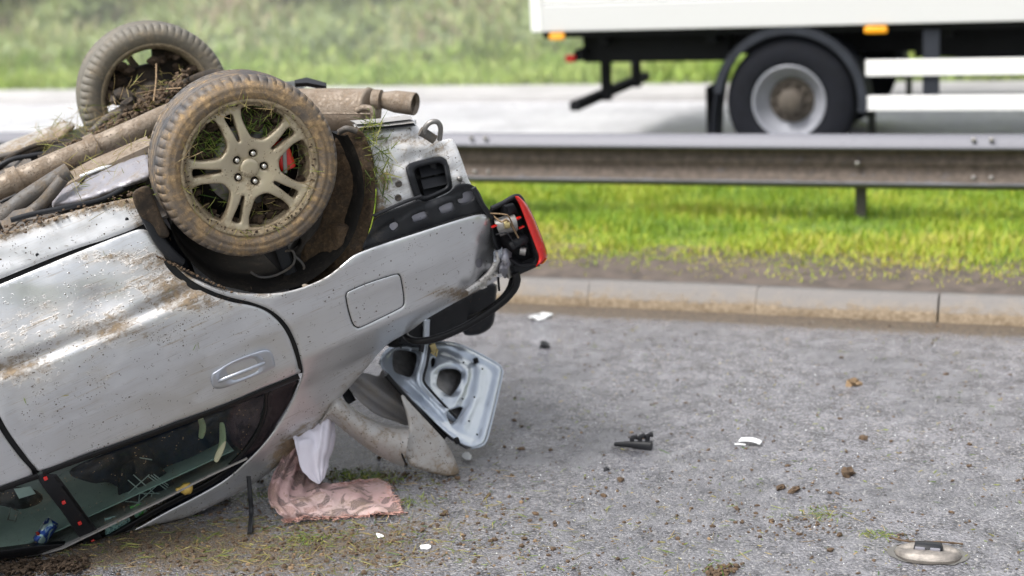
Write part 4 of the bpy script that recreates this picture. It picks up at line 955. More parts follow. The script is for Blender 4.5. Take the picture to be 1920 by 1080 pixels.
TA, TB = cp(698, 185, .62), cp(778, 195, .50)
mb = MB(); mb.grid(revolve(TA, TB, [(.012, .034), (.0, .0385), (-.003, .041), (.0, .0435), (.006, .044), (.08, .0425), (.12, .034), (.15, .028)], 36)); mb.grid(revolve(TA, TB, [(.0, .0385), (.09, .036), (.10, .0)], 36)); cpart(mb, 'tailpipe', 'chrome' if 0 else 'pipe')
cpart(ctube([(670, 208, .5), (682, 202, .48), (697, 206, .46), (701, 222, .46), (692, 232, .5)], 6, 10), 'silencer_hanger', 'pipe', mf)
cpart(ctube([(700, 186, .6), (715, 187, .58)], 19, 16), 'pipe_collar', 'pipe')
mb = MB(); P = [[cp(x, y, yy) for x, y, yy in row] for row in (((552, 150, .95), (553, 156, .9)), ((575, 145, .95), (576, 155, .9)), ((612, 155, .92), (612, 162, .88)))]
cpart(MB().sheet(P, (0, .02, -.02)), 'heat_shield_corner', 'black')
# --- tail structure, white inner corner
def tmap(a, b, d=0.):
    y = .10+.0009*max(0, 330-b)+.00035*max(0, a-760)
    return cp(a, b, y+d)
def t_disp(V):
    x, y = V[:, 0], V[:, 1]
    g = np.array([.012*noise.noise(Vector((a/45, b/35, 7)))+.004*noise.noise(Vector((a/14, b/14, 5))) for a, b in V])
    s, _ = line_sd(V, [(706, 282), (716, 330), (722, 350)]); g += .012*np.exp(-(s/5)**2)
    g += .03*smoothstep(850, 700, y*0+x)*0 - blob(V, (790, 275), (30, 16), .02) + blob(V, (740, 345), (26, 22), .014) + blob(V, (735, 250), (60, 10), -.012)
    s, _ = line_sd(V, [(690, 300), (740, 310), (790, 290), (850, 320)]); g += .010*np.exp(-(s/9)**2)
    s, _ = line_sd(V, [(815, 262), (850, 310), (872, 350)]); g -= .012*np.exp(-(s/9)**2)
    return g
vent = [(764, 322), (766, 312), (775, 306), (820, 296), (832, 298), (838, 306), (846, 345), (844, 354), (836, 360), (797, 377), (786, 377), (779, 370)]
mb = MB(); panel(mb, [(664, 236), (680, 228), (772, 222), (782, 236), (800, 250), (826, 262), (846, 260), (854, 270), (866, 300), (878, 335), (884, 352), (860, 372), (800, 400), (740, 432), (700, 462), (694, 440), (702, 400), (706, 360), (702, 310), (690, 275), (676, 252)], tmap, .03, [vent], 6, 4, .008, t_disp,
    lambda V: .30+blob(V, (705, 420), (16, 60), .5)+blob(V, (715, 350), (22, 40), .35)+blob(V, (760, 260), (60, 14), .3)+blob(V, (820, 280), (30, 12), .25)); tc_ = cpart(mb, 'rear_corner_panel', 'scuffed', label='crumpled bare white corner panel with scratches')
vf = [(vent[i][0], vent[i][1]) for i in range(len(vent))]; vc = np.mean(vf, 0)
mb = MB(); panel(mb, [tuple(vc+(np.array(p)-vc)*1.05) for p in vf], lambda a, b, d=0.: tmap(a, b, d-.012), .06, [[tuple(vc+np.array((2, 0))+(np.array(p)-vc)*.74) for p in vf]], 5, 4, .010, None); vt = cpart(mb, 'vent_frame', 'black', tc_)
mb = MB(); panel(mb, [tuple(vc+(np.array(p)-vc)*.95) for p in vf], lambda a, b, d=0.: tmap(a, b, d+.05), .005, (), 10, 0, 0); cpart(mb, 'vent_back', 'gasket', tc_)
for y0, y1, dd in ((304, 330, .03), (332, 352, .018), (350, 372, .03)):
    mb = MB(); P = [[tmap(783+(y0-304)*.2, y0+5, dd+.012), tmap(830+(y0-304)*.2, y0-4, dd+.012)], [tmap(785+(y1-304)*.2, y1+3, dd-.012), tmap(834+(y1-304)*.2, y1-8, dd-.012)]]
    mb.sheet(P, (0, .003, 0)); cpart(mb, 'vent_flap', 'black', tc_)
for q in ((748, 345, 6), (747, 371, 6), (727, 245, 3), (768, 243, 3)):
    mb = MB(); c = tmap(q[0], q[1], -.004); mb.lathe([(0, .0), (q[2]*.0012, .0), (q[2]*.0018, -.004), (q[2]*.0022, .003)], 12, c); cpart(mb, 'panel_stud', 'under', tc_)
# plate edges on top
for k, (dx, dy, dz) in enumerate(((0, 0, 0), (4, 7, 0), (6, 13, 0))):
    mb = MB(); P = [[tmap(664+dx, 229+dy, -.02-.0), tmap(664+dx+4, 233+dy, -.03)], [tmap(720+dx, 225+dy, -.02), tmap(722+dx, 229+dy, -.03)], [tmap(770+dx, 218+dy, -.02), tmap(772+dx+2, 223+dy, -.03)]]
    mb.sheet(P, (0, .05, -.003)); cpart(mb, 'tail_flange', 'dull_silver' if k < 2 else 'black', tc_)
cpart(ctube([(636, 248, .12), (650, 241, .10), (668, 246, .10)], 6, 10), 'flange_bead', 'under', tc_)
cpart(ctube([(795, 251, .12), (798, 238, .11), (808, 229, .10), (820, 229, .10), (826, 240, .11), (824, 262, .13)], 5, 12), 'towing_eye', 'steel')
cpart(ctube([(788, 246, .12), (800, 252, .12), (815, 262, .12)], 9, 12, flat=.6), 'towing_eye_mount', 'under')
for q in ((862, 335), (868, 345)):
    mb = MB(); c = tmap(*q, -.015); clod(mb, c, .011, 2, .2, (1, 1, 1)); cpart(mb, 'corner_bolt', 'steel', tc_)
# black bumper bracket with windows
def bmapf(a, b, d=0.): return cp(a, b, .055+.00025*max(0, a-760)+d)
cuts = [[(732, 421), (742, 417), (746, 420), (746, 425), (737, 432), (732, 428)], [(773, 405), (796, 396), (800, 402), (800, 408), (777, 416), (774, 411)], [(824, 388), (846, 379), (851, 386), (850, 393), (830, 400), (825, 395)], [(858, 374), (868, 371), (868, 362), (884, 358), (888, 372), (874, 380), (862, 381)]]
mb = MB(); panel(mb, [(680, 466), (690, 440), (705, 410), (724, 398), (770, 380), (785, 374), (800, 378), (840, 362), (856, 346), (880, 345), (896, 356), (908, 380), (920, 404), (914, 410), (898, 404), (860, 414), (800, 434), (740, 452), (700, 467)], bmapf, .012, cuts, 6, 3.5, .005,
    lambda V: .010*np.exp(-(line_sd(V, [(690, 450), (770, 392), (880, 352)])[0]/4)**2)+.012*blob(V, (720, 430), (26, 18))+.003*np.sin(V[:, 0]/9), lambda V: blob(V, (700, 440), (20, 30), .35)); bk = cpart(mb, 'bumper_bracket', 'black')
for c_ in cuts:
    m_ = np.mean(c_, 0); mb = MB(); panel(mb, [tuple(m_+(np.array(p)-m_)*1.15) for p in c_], lambda a, b, d=0.: bmapf(a, b, d+.014), .003, (), 8, 0, 0); cpart(mb, 'bracket_window', 'shield', bk)
cpart(ctube([(700, 405, .05), (760, 378, .045), (790, 368, .045)], 3.5, 8), 'bracket_rib', 'black', bk)
cpart(ctube([(888, 352, .06), (902, 380, .06), (922, 408, .07)], 5, 10), 'bracket_rib', 'black', bk)
cpart(ribbon([(684, 470), (720, 458), (800, 432), (870, 410), (905, 404)], 4, -.004, .01, lambda a, b, d=0.: cp(a, b, .05+.0002*max(0, a-760)+d)), 'bumper_edge_seal', 'gasket')

# --- tail lamp hanging out of its socket
tl = cpart(panel(MB(), [(918, 392), (938, 382), (965, 368), (974, 369), (982, 382), (996, 430), (1010, 488), (1000, 497), (975, 500), (950, 486), (930, 468), (922, 440)], lambda a, b, d=0.: cp(a, b, .10+d), .05, (), 5, 4, .008,
    lambda V: .07*smoothstep(3, 14, segdist(np.array([(918, 392), (938, 382), (965, 368), (982, 382), (996, 430), (1010, 488), (1000, 497), (975, 500), (950, 486), (930, 468), (922, 440)], float), V))), 'tail_lamp_housing', 'black')
cpart(ctube([(921, 391, .08), (942, 381, .08), (966, 368, .08), (978, 374, .08), (990, 404, .08), (1003, 450, .08), (1013, 490, .08)], 4.5, 10), 'tail_lamp_rim', 'black', tl)
lens = spline([(972, 368), (984, 380), (997, 403), (1010, 433), (1021, 462), (1025, 480), (1018, 492), (1010, 497)], 6, False)
P = []
for i, (a, b) in enumerate(lens):
    t = i/(len(lens)-1); wd = 5+26*sin(pi*min(1, t*.93+.05))**.8
    P.append([cp(a-wd*.52, b+1+2*t, .05), cp(a-wd*.25, b, .038), cp(a+.5, b, .07), cp(a+2, b-1, .14), cp(a+1, b-2, .22), cp(a-2, b-3, .27)])
mb = MB(); mb.sheet(P, (0, .004, 0)); ln = cpart(mb, 'tail_lamp_lens', 'red', tl)
mb = MB(); P = [[cp(a+.5, b, .060), cp(a+2.4, b-.5, .12), cp(a+2, b-1, .2)] for a, b in lens[-11:-3]]; mb.sheet(P, (.002, -.004, 0)); cpart(mb, 'tail_lamp_amber_corner', 'amber', ln)
cpart(ctube([(932, 428, .10), (950, 421, .09), (966, 417, .085)], 17, 18), 'bulb_holder', 'steel', tl)
cpart(ctube([(945, 422, .055), (955, 420, .05)], 8, 12), 'bulb_holder', 'gold', tl)
for q in ((926, 424), (968, 411), (977, 426), (971, 409)):
    mb = MB(); mb.box(cp(q[0]-3, q[1]+4, .06), cp(q[0]+3, q[1]-4, .075)); cpart(mb, 'red_insert', 'red', tl)
cpart(ctube([(946, 397, .10), (960, 391, .11)], 13, 16), 'bulb_holder', 'black', tl)
cpart(ctube([(958, 460, .09), (972, 452, .08), (984, 448, .09)], 10, 14), 'bulb_holder', 'black', tl)
cpart(ctube([(975, 470, .08), (986, 472, .07)], 8, 12), 'bulb_holder', 'steel', tl)
cpart(ctube([(925, 405, .07), (940, 416, .04), (950, 412, .04), (962, 428, .05), (972, 446, .06)], 1.8, 6), 'lamp_wire', 'soil_light', tl)
cpart(ctube([(930, 440, .07), (948, 436, .05), (958, 446, .05), (966, 462, .06)], 1.6, 6), 'lamp_wire', 'black', tl)
cpart(ctube([(918, 400, .06), (945, 402, .05), (955, 408, .05), (968, 438, .06)], 1.5, 6), 'lamp_wire', 'soil_light', tl)
mb = MB(); mb.box(cp(962, 503, .12), cp(992, 486, .2), bev=.008); cpart(mb, 'lamp_connector', 'black', tl)

# --- boot opening: black block standing for its shaded inside, seal, hinges
bt = lambda a, b, d=0.: cp(a, b, .42+d)
mb = MB(); panel(mb, [(745, 636), (790, 596), (850, 560), (925, 530), (930, 560), (928, 592), (922, 612), (900, 627), (872, 628), (860, 614), (830, 632), (800, 650), (770, 650)], bt, .35, (), 12, 5, .02); cpart(mb, 'boot_gloom_block', 'black')
mb = MB(); panel(mb, [(700, 650), (760, 600), (800, 580), (925, 520), (940, 500), (930, 470), (880, 500), (700, 600)], lambda a, b, d=0.: cp(a, b, .18+d), .02, (), 20, 0, 0); cpart(mb, 'boot_inner_skin', 'black')
cpart(ctube([(966, 512, .10), (969, 526, .10), (962, 545, .12), (940, 568, .14), (900, 596, .16), (860, 618, .16), (820, 634, .17), (785, 640, .2), (765, 634, .25), (757, 622, .3)], 8, 14, flat=.8), 'boot_seal', 'gasket')
cpart(ctube([(960, 522, .14), (952, 545, .18), (925, 572, .3), (890, 592, .4), (840, 610, .5)], 5, 10), 'boot_seal', 'gasket')
for k, (cx, cy) in enumerate(((934, 478), (944, 500), (925, 512), (905, 532))):
    P = [[cp(cx+(i-2)*4.2+3*nz((i, j, k), .9, 3), cy+(j-2)*5+4*nz((i, j, k), .9, 9)-(i-2)*2, .085+.045*nz((i, j, k*3), .8, 1)) for i in range(5)] for j in range(5)]
    cpart(MB().sheet(P, (0, .003, 0)), 'torn_metal', ('paint_clean', 'shield', 'dull_silver', 'dull_silver')[k], rq)
cpart(ctube([(942, 470, .12), (950, 500, .12), (956, 520, .12)], 5, 8), 'wiring_loom', 'steel')
cpart(ctube([(934, 520, .2), (936, 545, .2)], 2.5, 8), 'wiring_loom', 'black')
mb = MB(); v_, f_ = ICO[3]; c = cp(745, 634, .5); mb.add(c+v_*np.array([.052, .05, .032]), f_); cpart(mb, 'rubber_boot_bung', 'gasket')
hinge = ctube([(800, 600, .40), (798, 640, .40), (793, 680, .38), (787, 700, .38), (786, 715, .37), (795, 730, .36), (822, 760, .36), (852, 788, .37)], 6.5, 14, flat=.8); hg = cpart(hinge, 'boot_hinge', 'inner_silver')
cpart(ctube([(806, 640, .37), (801, 680, .35), (795, 705, .35), (796, 718, .34), (810, 735, .33), (835, 762, .33), (856, 784, .34)], 2.6, 10), 'gas_strut', 'black', hg)
cpart(ctube([(793, 640, .37), (789, 660, .36)], 5, 10), 'hinge_bush', 'black', hg)
mb = MB(); c = cp(813, 652, .36); mb.box(c-np.array([.014, .01, .02]), c+np.array([.010, .01, .018]), bev=.003); mb.tube([cp(808, 660, .35), cp(818, 668, .35), cp(820, 655, .35)], .005, 8); cpart(mb, 'boot_latch', 'gold')

# --- boot lid hanging open
bl = plane3((735, 710, .40), (880, 835, .22), (935, 690, .70))
def bl_disp(V):
    fr = np.array([(740, 672), (760, 655), (800, 652), (850, 664), (872, 676), (884, 690), (886, 704), (872, 745), (850, 785), (838, 790), (800, 750), (745, 700)], float)
    d = segdist(fr, V); inn = inside(fr, V)
    g = np.where(inn, -.022*smoothstep(0, 9, d), 0.)
    out = np.array([(716, 668), (742, 648), (840, 642), (932, 684), (938, 700), (905, 826), (884, 836), (840, 812), (720, 705)], float); d2 = segdist(out, V)
    g += -.008*np.exp(-((d2-3)/5)**2) + .004*np.exp(-((d2-12)/4)**2)
    s, _ = line_sd(V, [(900, 690), (893, 740), (868, 800)]); g += -.010*np.exp(-(s/9)**2)
    for c, r in (((758, 682), 26), ((842, 714), 27)): g += .010*np.exp(-((np.hypot(V[:, 0]-c[0], (V[:, 1]-c[1])*1.1)-r)/5)**2)
    g += blob(V, (825, 668), (8, 8), -.006) + np.array([.003*noise.noise(Vector((a/20, b/20, 2))) for a, b in V]); return g
ap1 = [(737, 664), (745, 657), (770, 659), (781, 666), (778, 690), (770, 706), (756, 704), (738, 694)]
ap2 = [(822, 700), (832, 692), (852, 692), (864, 700), (863, 716), (850, 738), (842, 742), (830, 734), (819, 722)]
ap3 = [(838, 772), (866, 763), (862, 776), (848, 795), (842, 790)]
ap4 = [(808, 676), (812, 670), (816, 674), (814, 686), (809, 687)]
mb = MB(); panel(mb, [(712, 680), (716, 668), (728, 655), (744, 648), (790, 643), (840, 643), (880, 656), (925, 680), (938, 690), (939, 704), (925, 765), (910, 822), (898, 836), (880, 838), (858, 828), (820, 796), (770, 748), (725, 706)], bl, .02, [ap1, ap2, ap3, ap4], 5, 3, .006, bl_disp, None)
lid = cpart(mb, 'boot_lid', 'inner_silver', label='boot lid hanging open with bluish inner frame')
mb = MB(); panel(mb, [(718, 682), (730, 660), (790, 650), (840, 650), (880, 662), (930, 692), (920, 750), (898, 826), (880, 830), (820, 790), (770, 744), (728, 704)], lambda a, b, d=0.: bl(a, b, d+.032), .008, (), 14, 0, 0); cpart(mb, 'lid_outer_skin', 'steel', lid)
ol = [(712, 682), (720, 662), (742, 648), (790, 642), (842, 642), (882, 655), (930, 681), (941, 693), (941, 706), (928, 764), (913, 822), (902, 836), (884, 840)]
P = spline3([bl(a, b, .004) for a, b in ol], 6); cpart(MB().tube(P, .0045, 8), 'lid_edge_hem', 'inner_silver', lid)
for q in ((892, 676), (856, 826)):
    mb = MB(); c = bl(*q, -.012); mb.box(c-np.array([.010, .010, .012]), c+np.array([.010, .006, .012]), bev=.003); cpart(mb, 'rubber_buffer', 'gasket', lid)
mb = MB()
for q in ((905, 692), (890, 745), (880, 790), (752, 652), (800, 660), (868, 748), (806, 722), (800, 700), (794, 722), (829, 750), (870, 680), (895, 815)):
    c = bl(*q, -.020); mb.lathe([(0, 0), (.0035, 0), (.0035, .006)], 8, c)
cpart(mb, 'lid_fixing', 'gasket', lid, kind='stuff')
# outer skin edge of the lid with black gap, seen from the near end
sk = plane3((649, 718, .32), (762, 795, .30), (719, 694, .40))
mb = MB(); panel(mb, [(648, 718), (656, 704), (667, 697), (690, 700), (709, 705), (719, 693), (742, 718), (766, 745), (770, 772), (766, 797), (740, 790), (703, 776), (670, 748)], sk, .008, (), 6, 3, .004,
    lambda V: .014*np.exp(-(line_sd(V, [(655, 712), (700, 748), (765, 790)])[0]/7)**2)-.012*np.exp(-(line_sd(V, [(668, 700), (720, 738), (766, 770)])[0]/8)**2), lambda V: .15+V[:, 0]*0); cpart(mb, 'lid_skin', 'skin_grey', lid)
P = [[cp(a, b, y) for a, b, y in row] for row in (((718, 692, .38), (722, 700, .34)), ((742, 716, .37), (740, 724, .33)), ((775, 744, .35), (770, 752, .31)), ((820, 785, .33), (812, 796, .29)), ((850, 812, .31), (842, 822, .27)), ((882, 839, .30), (874, 842, .26)))]
cpart(MB().sheet(P, (0, .004, -.004)), 'lid_skin_fold', 'shield', lid)
cpart(ctube([(724, 703, .33), (760, 744, .31), (800, 786, .29), (835, 820, .27)], 5, 8), 'lid_weatherstrip', 'gasket', lid)
# spoiler: hoop and end plate
top = spline([(600, 790), (612, 768), (622, 748), (632, 742), (645, 752), (664, 769), (693, 787), (726, 801), (768, 807)], 5, False)
bot = spline([(600, 800), (612, 788), (622, 790), (632, 797), (650, 812), (672, 829), (700, 849), (728, 864), (757, 876)], 5, False)
P = []
for i in range(len(top)):
    t = i/(len(top)-1); row = []
    for k in np.linspace(0, 1, 9):
        q = top[i]*(1-k)+bot[i]*k; row.append(cp(q[0], q[1], .30-.10*t-.045*sin(pi*k)**.7))
    P.append(row)
mb = MB(); mb.sheet(P, (.0, .028, .004), [.15]*(len(P)*9)); cpart(mb, 'spoiler_blade', 'dull_silver', lid)
en = plane3((760, 760, .22), (855, 880, .16), (758, 870, .17))
mb = MB(); panel(mb, [(752, 743), (758, 742), (764, 750), (790, 778), (818, 808), (834, 826), (846, 846), (856, 868), (861, 882), (859, 890), (848, 894), (815, 888), (785, 879), (768, 871), (762, 858), (754, 852), (750, 838), (753, 822), (764, 812), (766, 800), (762, 778)], en, .035, (), 6, 5, .012,
    lambda V: np.array([.003*noise.noise(Vector((a/30, b/30, 2))) for a, b in V])+.010*smoothstep(12, 0, line_sd(V, [(758, 742), (834, 826), (861, 882)])[0]), lambda V: .10+.4*smoothstep(860, 892, V[:, 1])); cpart(mb, 'spoiler_end', 'dull_silver', lid)
cpart(ctube([(755, 828, .165), (753, 848, .165), (760, 868, .165)], 1.8, 6), 'spoiler_joint', 'gasket', lid)
mb = MB(); P = [[cp(a, b, y) for a, b, y in row] for row in (((640, 735, .33), (655, 728, .36)), ((652, 760, .30), (668, 750, .34)))]; mb.sheet(P, (0, .02, 0)); cpart(mb, 'spoiler_foot', 'black', lid)

# ================================================================== THINGS IN AND AROUND THE CAR
def cloth(name, rows, mat, nu, nv, fold, label, cat, thick=.0025, pleat=0.):
    """rows: grid of (px,py,depth) or (px,py,'g',height) control points -> draped sheet in the world"""
    G = []
    for row in rows:
        r = []
        for q in row:
            if q[2] == 'g': r.append(ground(q[0], q[1], q[3]))
            else: r.append(c2w(cp(q[0], q[1], q[2])))
        G.append(r)
    R1 = [spline3(r, nu) for r in G]; cols = list(zip(*R1)); R2 = [spline3(list(c), nv) for c in cols]; P = [list(r) for r in zip(*R2)]
    for i, r in enumerate(P):
        for j, q in enumerate(r):
            n1 = nz(q, 9, 3)*fold; n2 = nz(q, 28, 1)*fold*.35
            if pleat: n1 += pleat*.5*sin(j*.75+2.2*nz(q, 4, 8)+i*.06)*(1-.75*i/len(P))
            P[i][j] = q + np.array((n1*.6, -abs(n1)*.6, n1*.8+n2)); P[i][j][2] = max(P[i][j][2], .006+.004*(1+nz(q, 30)))
    mb = MB(); mb.sheet(P, (0, .002, thick)); o = mb.build(name, mat, label=label, cat=cat); return o, P

# patterned pink blanket
m = N('pink_woven_blanket'); wv = m.n('TexWave', i_Scale=150., wave_type='BANDS'); m.l(m.tc, wv.inputs['Vector'])
p1 = m.noise(7, 3, .5, dist=2.2); p2 = m.noise(11, 2, .5, m.map((1, 1, 1), (0, 0, 1)), 1.5)
ck = m.n('TexChecker', i_Scale=260.); m.l(m.tc, ck.inputs[0])
dk = m.math('MULTIPLY', m.mr(p1, .50, .53), m.mr(ck.outputs['Fac'], 0, 1, .45, 1)); dg = m.math('MULTIPLY', m.mr(p2, .58, .61), m.mr(ck.outputs['Fac'], 0, 1, .3, .9))
c = m.mix(m.mr(m.noise(3, 3), .3, .7), (.42, .26, .25), (.52, .41, .39)); c = m.mix(dk, c, (.10, .075, .072)); c = m.mix(dg, c, (.24, .15, .13)); c = m.mix(m.mr(m.noise(14, 6, .7), .50, .70, 0, .6), c, (.20, .14, .09))
m.set(Base_Color=c, Roughness=.95, Normal=m.bump(m.math('ADD', m.noise(160, 2), m.math('MULTIPLY', m.noise(25, 4), 2)), .5, .004)); MAT['blanket'] = m.m
rows = [[(548, 818, .30), (578, 820, .32), (604, 835, .36), (612, 860, .42)],
        [(522, 872, .26), (552, 880, .25), (590, 895, .30), (612, 905, .36)],
        [(508, 900, .20), (540, 908, .19), (585, 915, .22), (640, 905, 'g', .05)],
        [(502, 930, .15), (536, 934, .13), (600, 925, 'g', .06), (715, 902, 'g', .012)],
        [(518, 960, 'g', .05), (550, 955, 'g', .05), (620, 948, 'g', .03), (735, 930, 'g', .012)],
        [(534, 978, 'g', .006), (575, 972, 'g', .012), (660, 968, 'g', .008), (755, 960, 'g', .006)]]
bk_, BP = cloth('blanket', rows, 'blanket', 16, 9, .026, 'muddy pink patterned fringed blanket spilling from the car onto the road', 'blanket', pleat=.020)
ORG[bk_.name] = np.array(bk_.location); P = []; 
edge = BP[-1]+[r[-1] for r in BP[18:]]; Q = []
for q in edge:
    for k in range(5): Q.append(np.asarray(q)+np.array((random.uniform(-.006, .012), random.uniform(-.022, .004), random.uniform(-.003, .004))))
straws('fringe', Q, RNG.uniform(.018, .034, len(Q)), .0028, bk_, flat=(0, 0, 1), mat='fringe' if 'fringe' in MAT else 'scrap')
fr_ = [ch for ch in bk_.children][0]; MAT['fringe'] = plain('pink_fringe_thread', (.45, .26, .22), .9, 0, .3, 80); fr_.data.materials[0] = MAT['fringe']; fr_['kind'] = 'stuff'
MAT['linen'] = plain('white_cotton', (.72, .70, .78), .9, 0, .05, 6, .1)
rows = [[(556, 800, .30), (585, 785, .32), (608, 765, .34), (618, 770, .36)],
        [(552, 828, .22), (588, 815, .24), (612, 790, .27), (631, 795, .32)],
        [(560, 858, .20), (588, 850, .21), (612, 838, .23), (632, 828, .29)],
        [(578, 884, .19), (592, 880, .20), (606, 870, .22), (620, 862, .26)],
        [(598, 906, .19), (600, 906, .19), (604, 904, .2), (608, 900, .21)]]
cloth('white_cloth', rows, 'linen', 12, 10, .034, 'white cloth hanging out of the rear of the overturned car above the pink blanket', 'cloth', pleat=.011)
mb = MB(); P = spline3([c2w(cp(466, 893, .2)), c2w(cp(469, 930, .18)), c2w(cp(471, 965, .16)), ground(468, 1000, .008)], 6); mb.tube(P, [.010]*len(P), 10, flat=.5); mb.build('rubber_strip', 'black', label='grey rubber trim strip dangling from the roof edge to the road', cat='trim strip')

def inb(y): return lambda a, b, d=0.: cp(a, b, y+d)
def w_panel(mb, name, mat, **k):
    mb.v = [tuple(c2w(v)) for v in mb.v]; return mb.build(name, mat, **k)
# dark patterned throw inside the rear door window, with white lattice
th = w_panel(panel(MB(), [(225, 880), (262, 858), (300, 875), (325, 905), (322, 935), (290, 955), (240, 962), (222, 930)], inb(.32), .02, (), 7, 4, .01, lambda V: np.array([.02*noise.noise(Vector((a/20, b/20, 3))) for a, b in V])), 'throw', 'fabric_dark', label='dark cloth with white lattice lines behind the rear door glass', cat='cloth')
ORG[th.name] = np.array(th.location)
lat = MB()
for a_, b_ in (((240, 900), (275, 930)), ((250, 890), (290, 925)), ((280, 890), (240, 925)), ((300, 905), (250, 950)), ((318, 920), (275, 958)), ((262, 858), (285, 862)), ((240, 925), (310, 925)), ((235, 940), (300, 945)), ((285, 925), (280, 955)), ((310, 925), (300, 950)), ((262, 925), (258, 958)), ((278, 893), (312, 918)), ((283, 891), (315, 914)), ((288, 889), (316, 910))):
    lat.tube([c2w(cp(*a_, .300)), c2w(cp((a_[0]+b_[0])/2, (a_[1]+b_[1])/2, .29)), c2w(cp(*b_, .300))], .0017, 5)
lat.build('lattice_line', 'white_thread', th, kind='stuff')
MAT['holdall_gloom'] = plain('navy_gloom', (.02, .028, .055), .8, 0, .4, 20, .3)  # bag shape enlarged to paint the dark upper window interior
w_panel(panel(MB(), [(135, 878), (300, 812), (500, 735), (520, 790), (480, 850), (420, 905), (340, 950), (290, 965), (262, 960), (232, 925), (205, 905), (170, 905)], inb(.40), .12, (), 12, 10, .03, lambda V: np.array([.03*noise.noise(Vector((a/50, b/40, 6))) for a, b in V])), 'holdall_gloom', 'holdall_gloom', label='dark navy bag enlarged as painted gloom behind the rear door glass', cat='bag')
for k, (pts, lb) in enumerate(((((373, 778), (380, 800), (376, 822)), 'shorter left cream foam strip behind the muddy rear glass'), (((416, 792), (417, 830), (404, 866)), 'longer right cream foam strip behind the muddy rear glass'))):
    mb = MB(); P = spline3([c2w(cp(a, b, .17)) for a, b in pts], 8); n_ = len(P); mb.tube(P, [.005+.009*sin(pi*i/(n_-1))**.4 for i in range(n_)], 10, flat=.5); mb.build('foam_strip', 'cream', label=lb, cat='foam strip')
mb = MB(); mb.tube([c2w(cp(330, 919, .22)), c2w(cp(337, 918, .22)), c2w(cp(345, 917, .22)), c2w(cp(356, 915, .22)), c2w(cp(360, 915, .22))], [.008, .009, .022, .021, .012], 16); mb.build('ochre_knob', 'yellow', label='small round ochre knob lying behind the rear door glass', cat='knob')
m = N('printed_paper'); m.set(Base_Color=m.mix(m.mr(m.noise(90, 4, .8), .52, .56), (.62, .75, .76), (.08, .13, .16)), Roughness=.8); MAT['paper'] = m.m
m = N('green_print'); m.set(Base_Color=m.mix(m.mr(m.noise(40, 3, .6), .45, .5), (.45, .60, .52), (.10, .45, .06)), Roughness=.5); MAT['greenprint'] = m.m
w_panel(panel(MB(), [(196, 972), (240, 962), (247, 986), (226, 998), (198, 1006)], inb(.27), .0015, (), 8, 1, 0, lambda V: .004*np.sin(V[:, 0]/9), per=1), 'leaflet', 'paper', label='white printed leaflet lying at the bottom corner of the rear glass', cat='leaflet')
w_panel(panel(MB(), [(243, 950), (266, 943), (280, 966), (258, 977)], inb(.27), .006, (), 8, 1, 0, per=1), 'green_packet', 'greenprint', label='small packet with green print beside the white leaflet', cat='packet')
# things behind the front door glass
m = N('can_print'); m.set(Base_Color=m.mix(m.mr(m.noise(30, 2, .5, dist=1), .5, .54), (.03, .07, .35), (.55, .58, .62)), Roughness=.25, Metallic=.6); MAT['can'] = m.m
mb = MB(); A_, B_ = c2w(cp(72, 1018, .24)), c2w(cp(100, 976, .26)); mb.tube([A_, A_+(B_-A_)*.06, A_+(B_-A_)*.92, B_], [.020, .026, .026, .021], 20); cn = mb.build('drink_can', 'can', label='blue and silver drink can behind the front door glass', cat='drink can')
mb = MB(); c = A_+(B_-A_)*.35+np.array((-.006, -.022, .012)); clod(mb, c, .010, 2, .2, (1, .4, 1)); ORG[cn.name] = np.array(cn.location); mb.build('red_print', 'red', cn)
mb = MB(); mb.box((-2.0, .28, -.90), (-1.0, 1.2, -.80), bev=.02)
sb = w_panel(panel(MB(), [(0, 915), (55, 915), (80, 930), (72, 945), (40, 955), (10, 950), (-30, 935)], inb(.26), .03, (), 8, 4, .01), 'seat_belt', 'black', label='black seat belt and buckle hanging at the front door pillar', cat='seat belt'); ORG[sb.name] = np.array(sb.location)
P = [c2w(cp(a, b, .24)) for a, b in ((20, 952), (34, 958), (28, 977), (15, 974))]; mb = MB(); mb.tube(P, .0035, 8, closed=True); mb.build('buckle', 'steel', sb)
mb = MB(); mb.sheet([[c2w(cp(a, b, .25)) for a, b in r] for r in (((26, 917), (56, 912)), ((36, 935), (66, 926)))], (0, .003, 0)); mb.build('label_tag', 'white', sb)

# ------------------------------------------------------------------ debris on the road
def gp(px, py, z=0.): return ground(px, py, z)
mb = MB(); a, b = gp(1152, 833, .012), gp(1222, 838, .012)
P = spline3([a, a*.6+b*.4+np.array((0, 0, .004)), a*.2+b*.8+np.array((0, 0, .002)), b], 6); n_ = len(P); mb.tube(P, list(np.linspace(.008, .026, n_)), 10, flat=.6); fg = mb.build('clip_fragment', 'black', label='broken black plastic clip with three upright tabs on the road', cat='plastic fragment'); ORG[fg.name] = np.array(fg.location)
for k, px in enumerate((1188, 1203, 1217)):
    q = gp(px, 834, .015); mb = MB(); P = spline3([q, q+np.array((-.006, 0, .016)), q+np.array((-.002, 0, .030+.004*k)), q+np.array((.016, 0, .034+.006*k))], 4); mb.tube(P, [.010]*(len(P)-4)+[.008, .010, .012, .011], 8, flat=.6); mb.build('tab', 'black', fg)
mb = MB(); c = gp(1403, 829, .012); 
P = [[c+np.array((x, y+.02*x, .010*(1-(x/.05)**2)-.006*abs(y)*30*.05+.002*nz((x*30, y*30, 0)))) for x in np.linspace(-.035, .05, 12)] for y in np.linspace(-.018, .022, 6)]
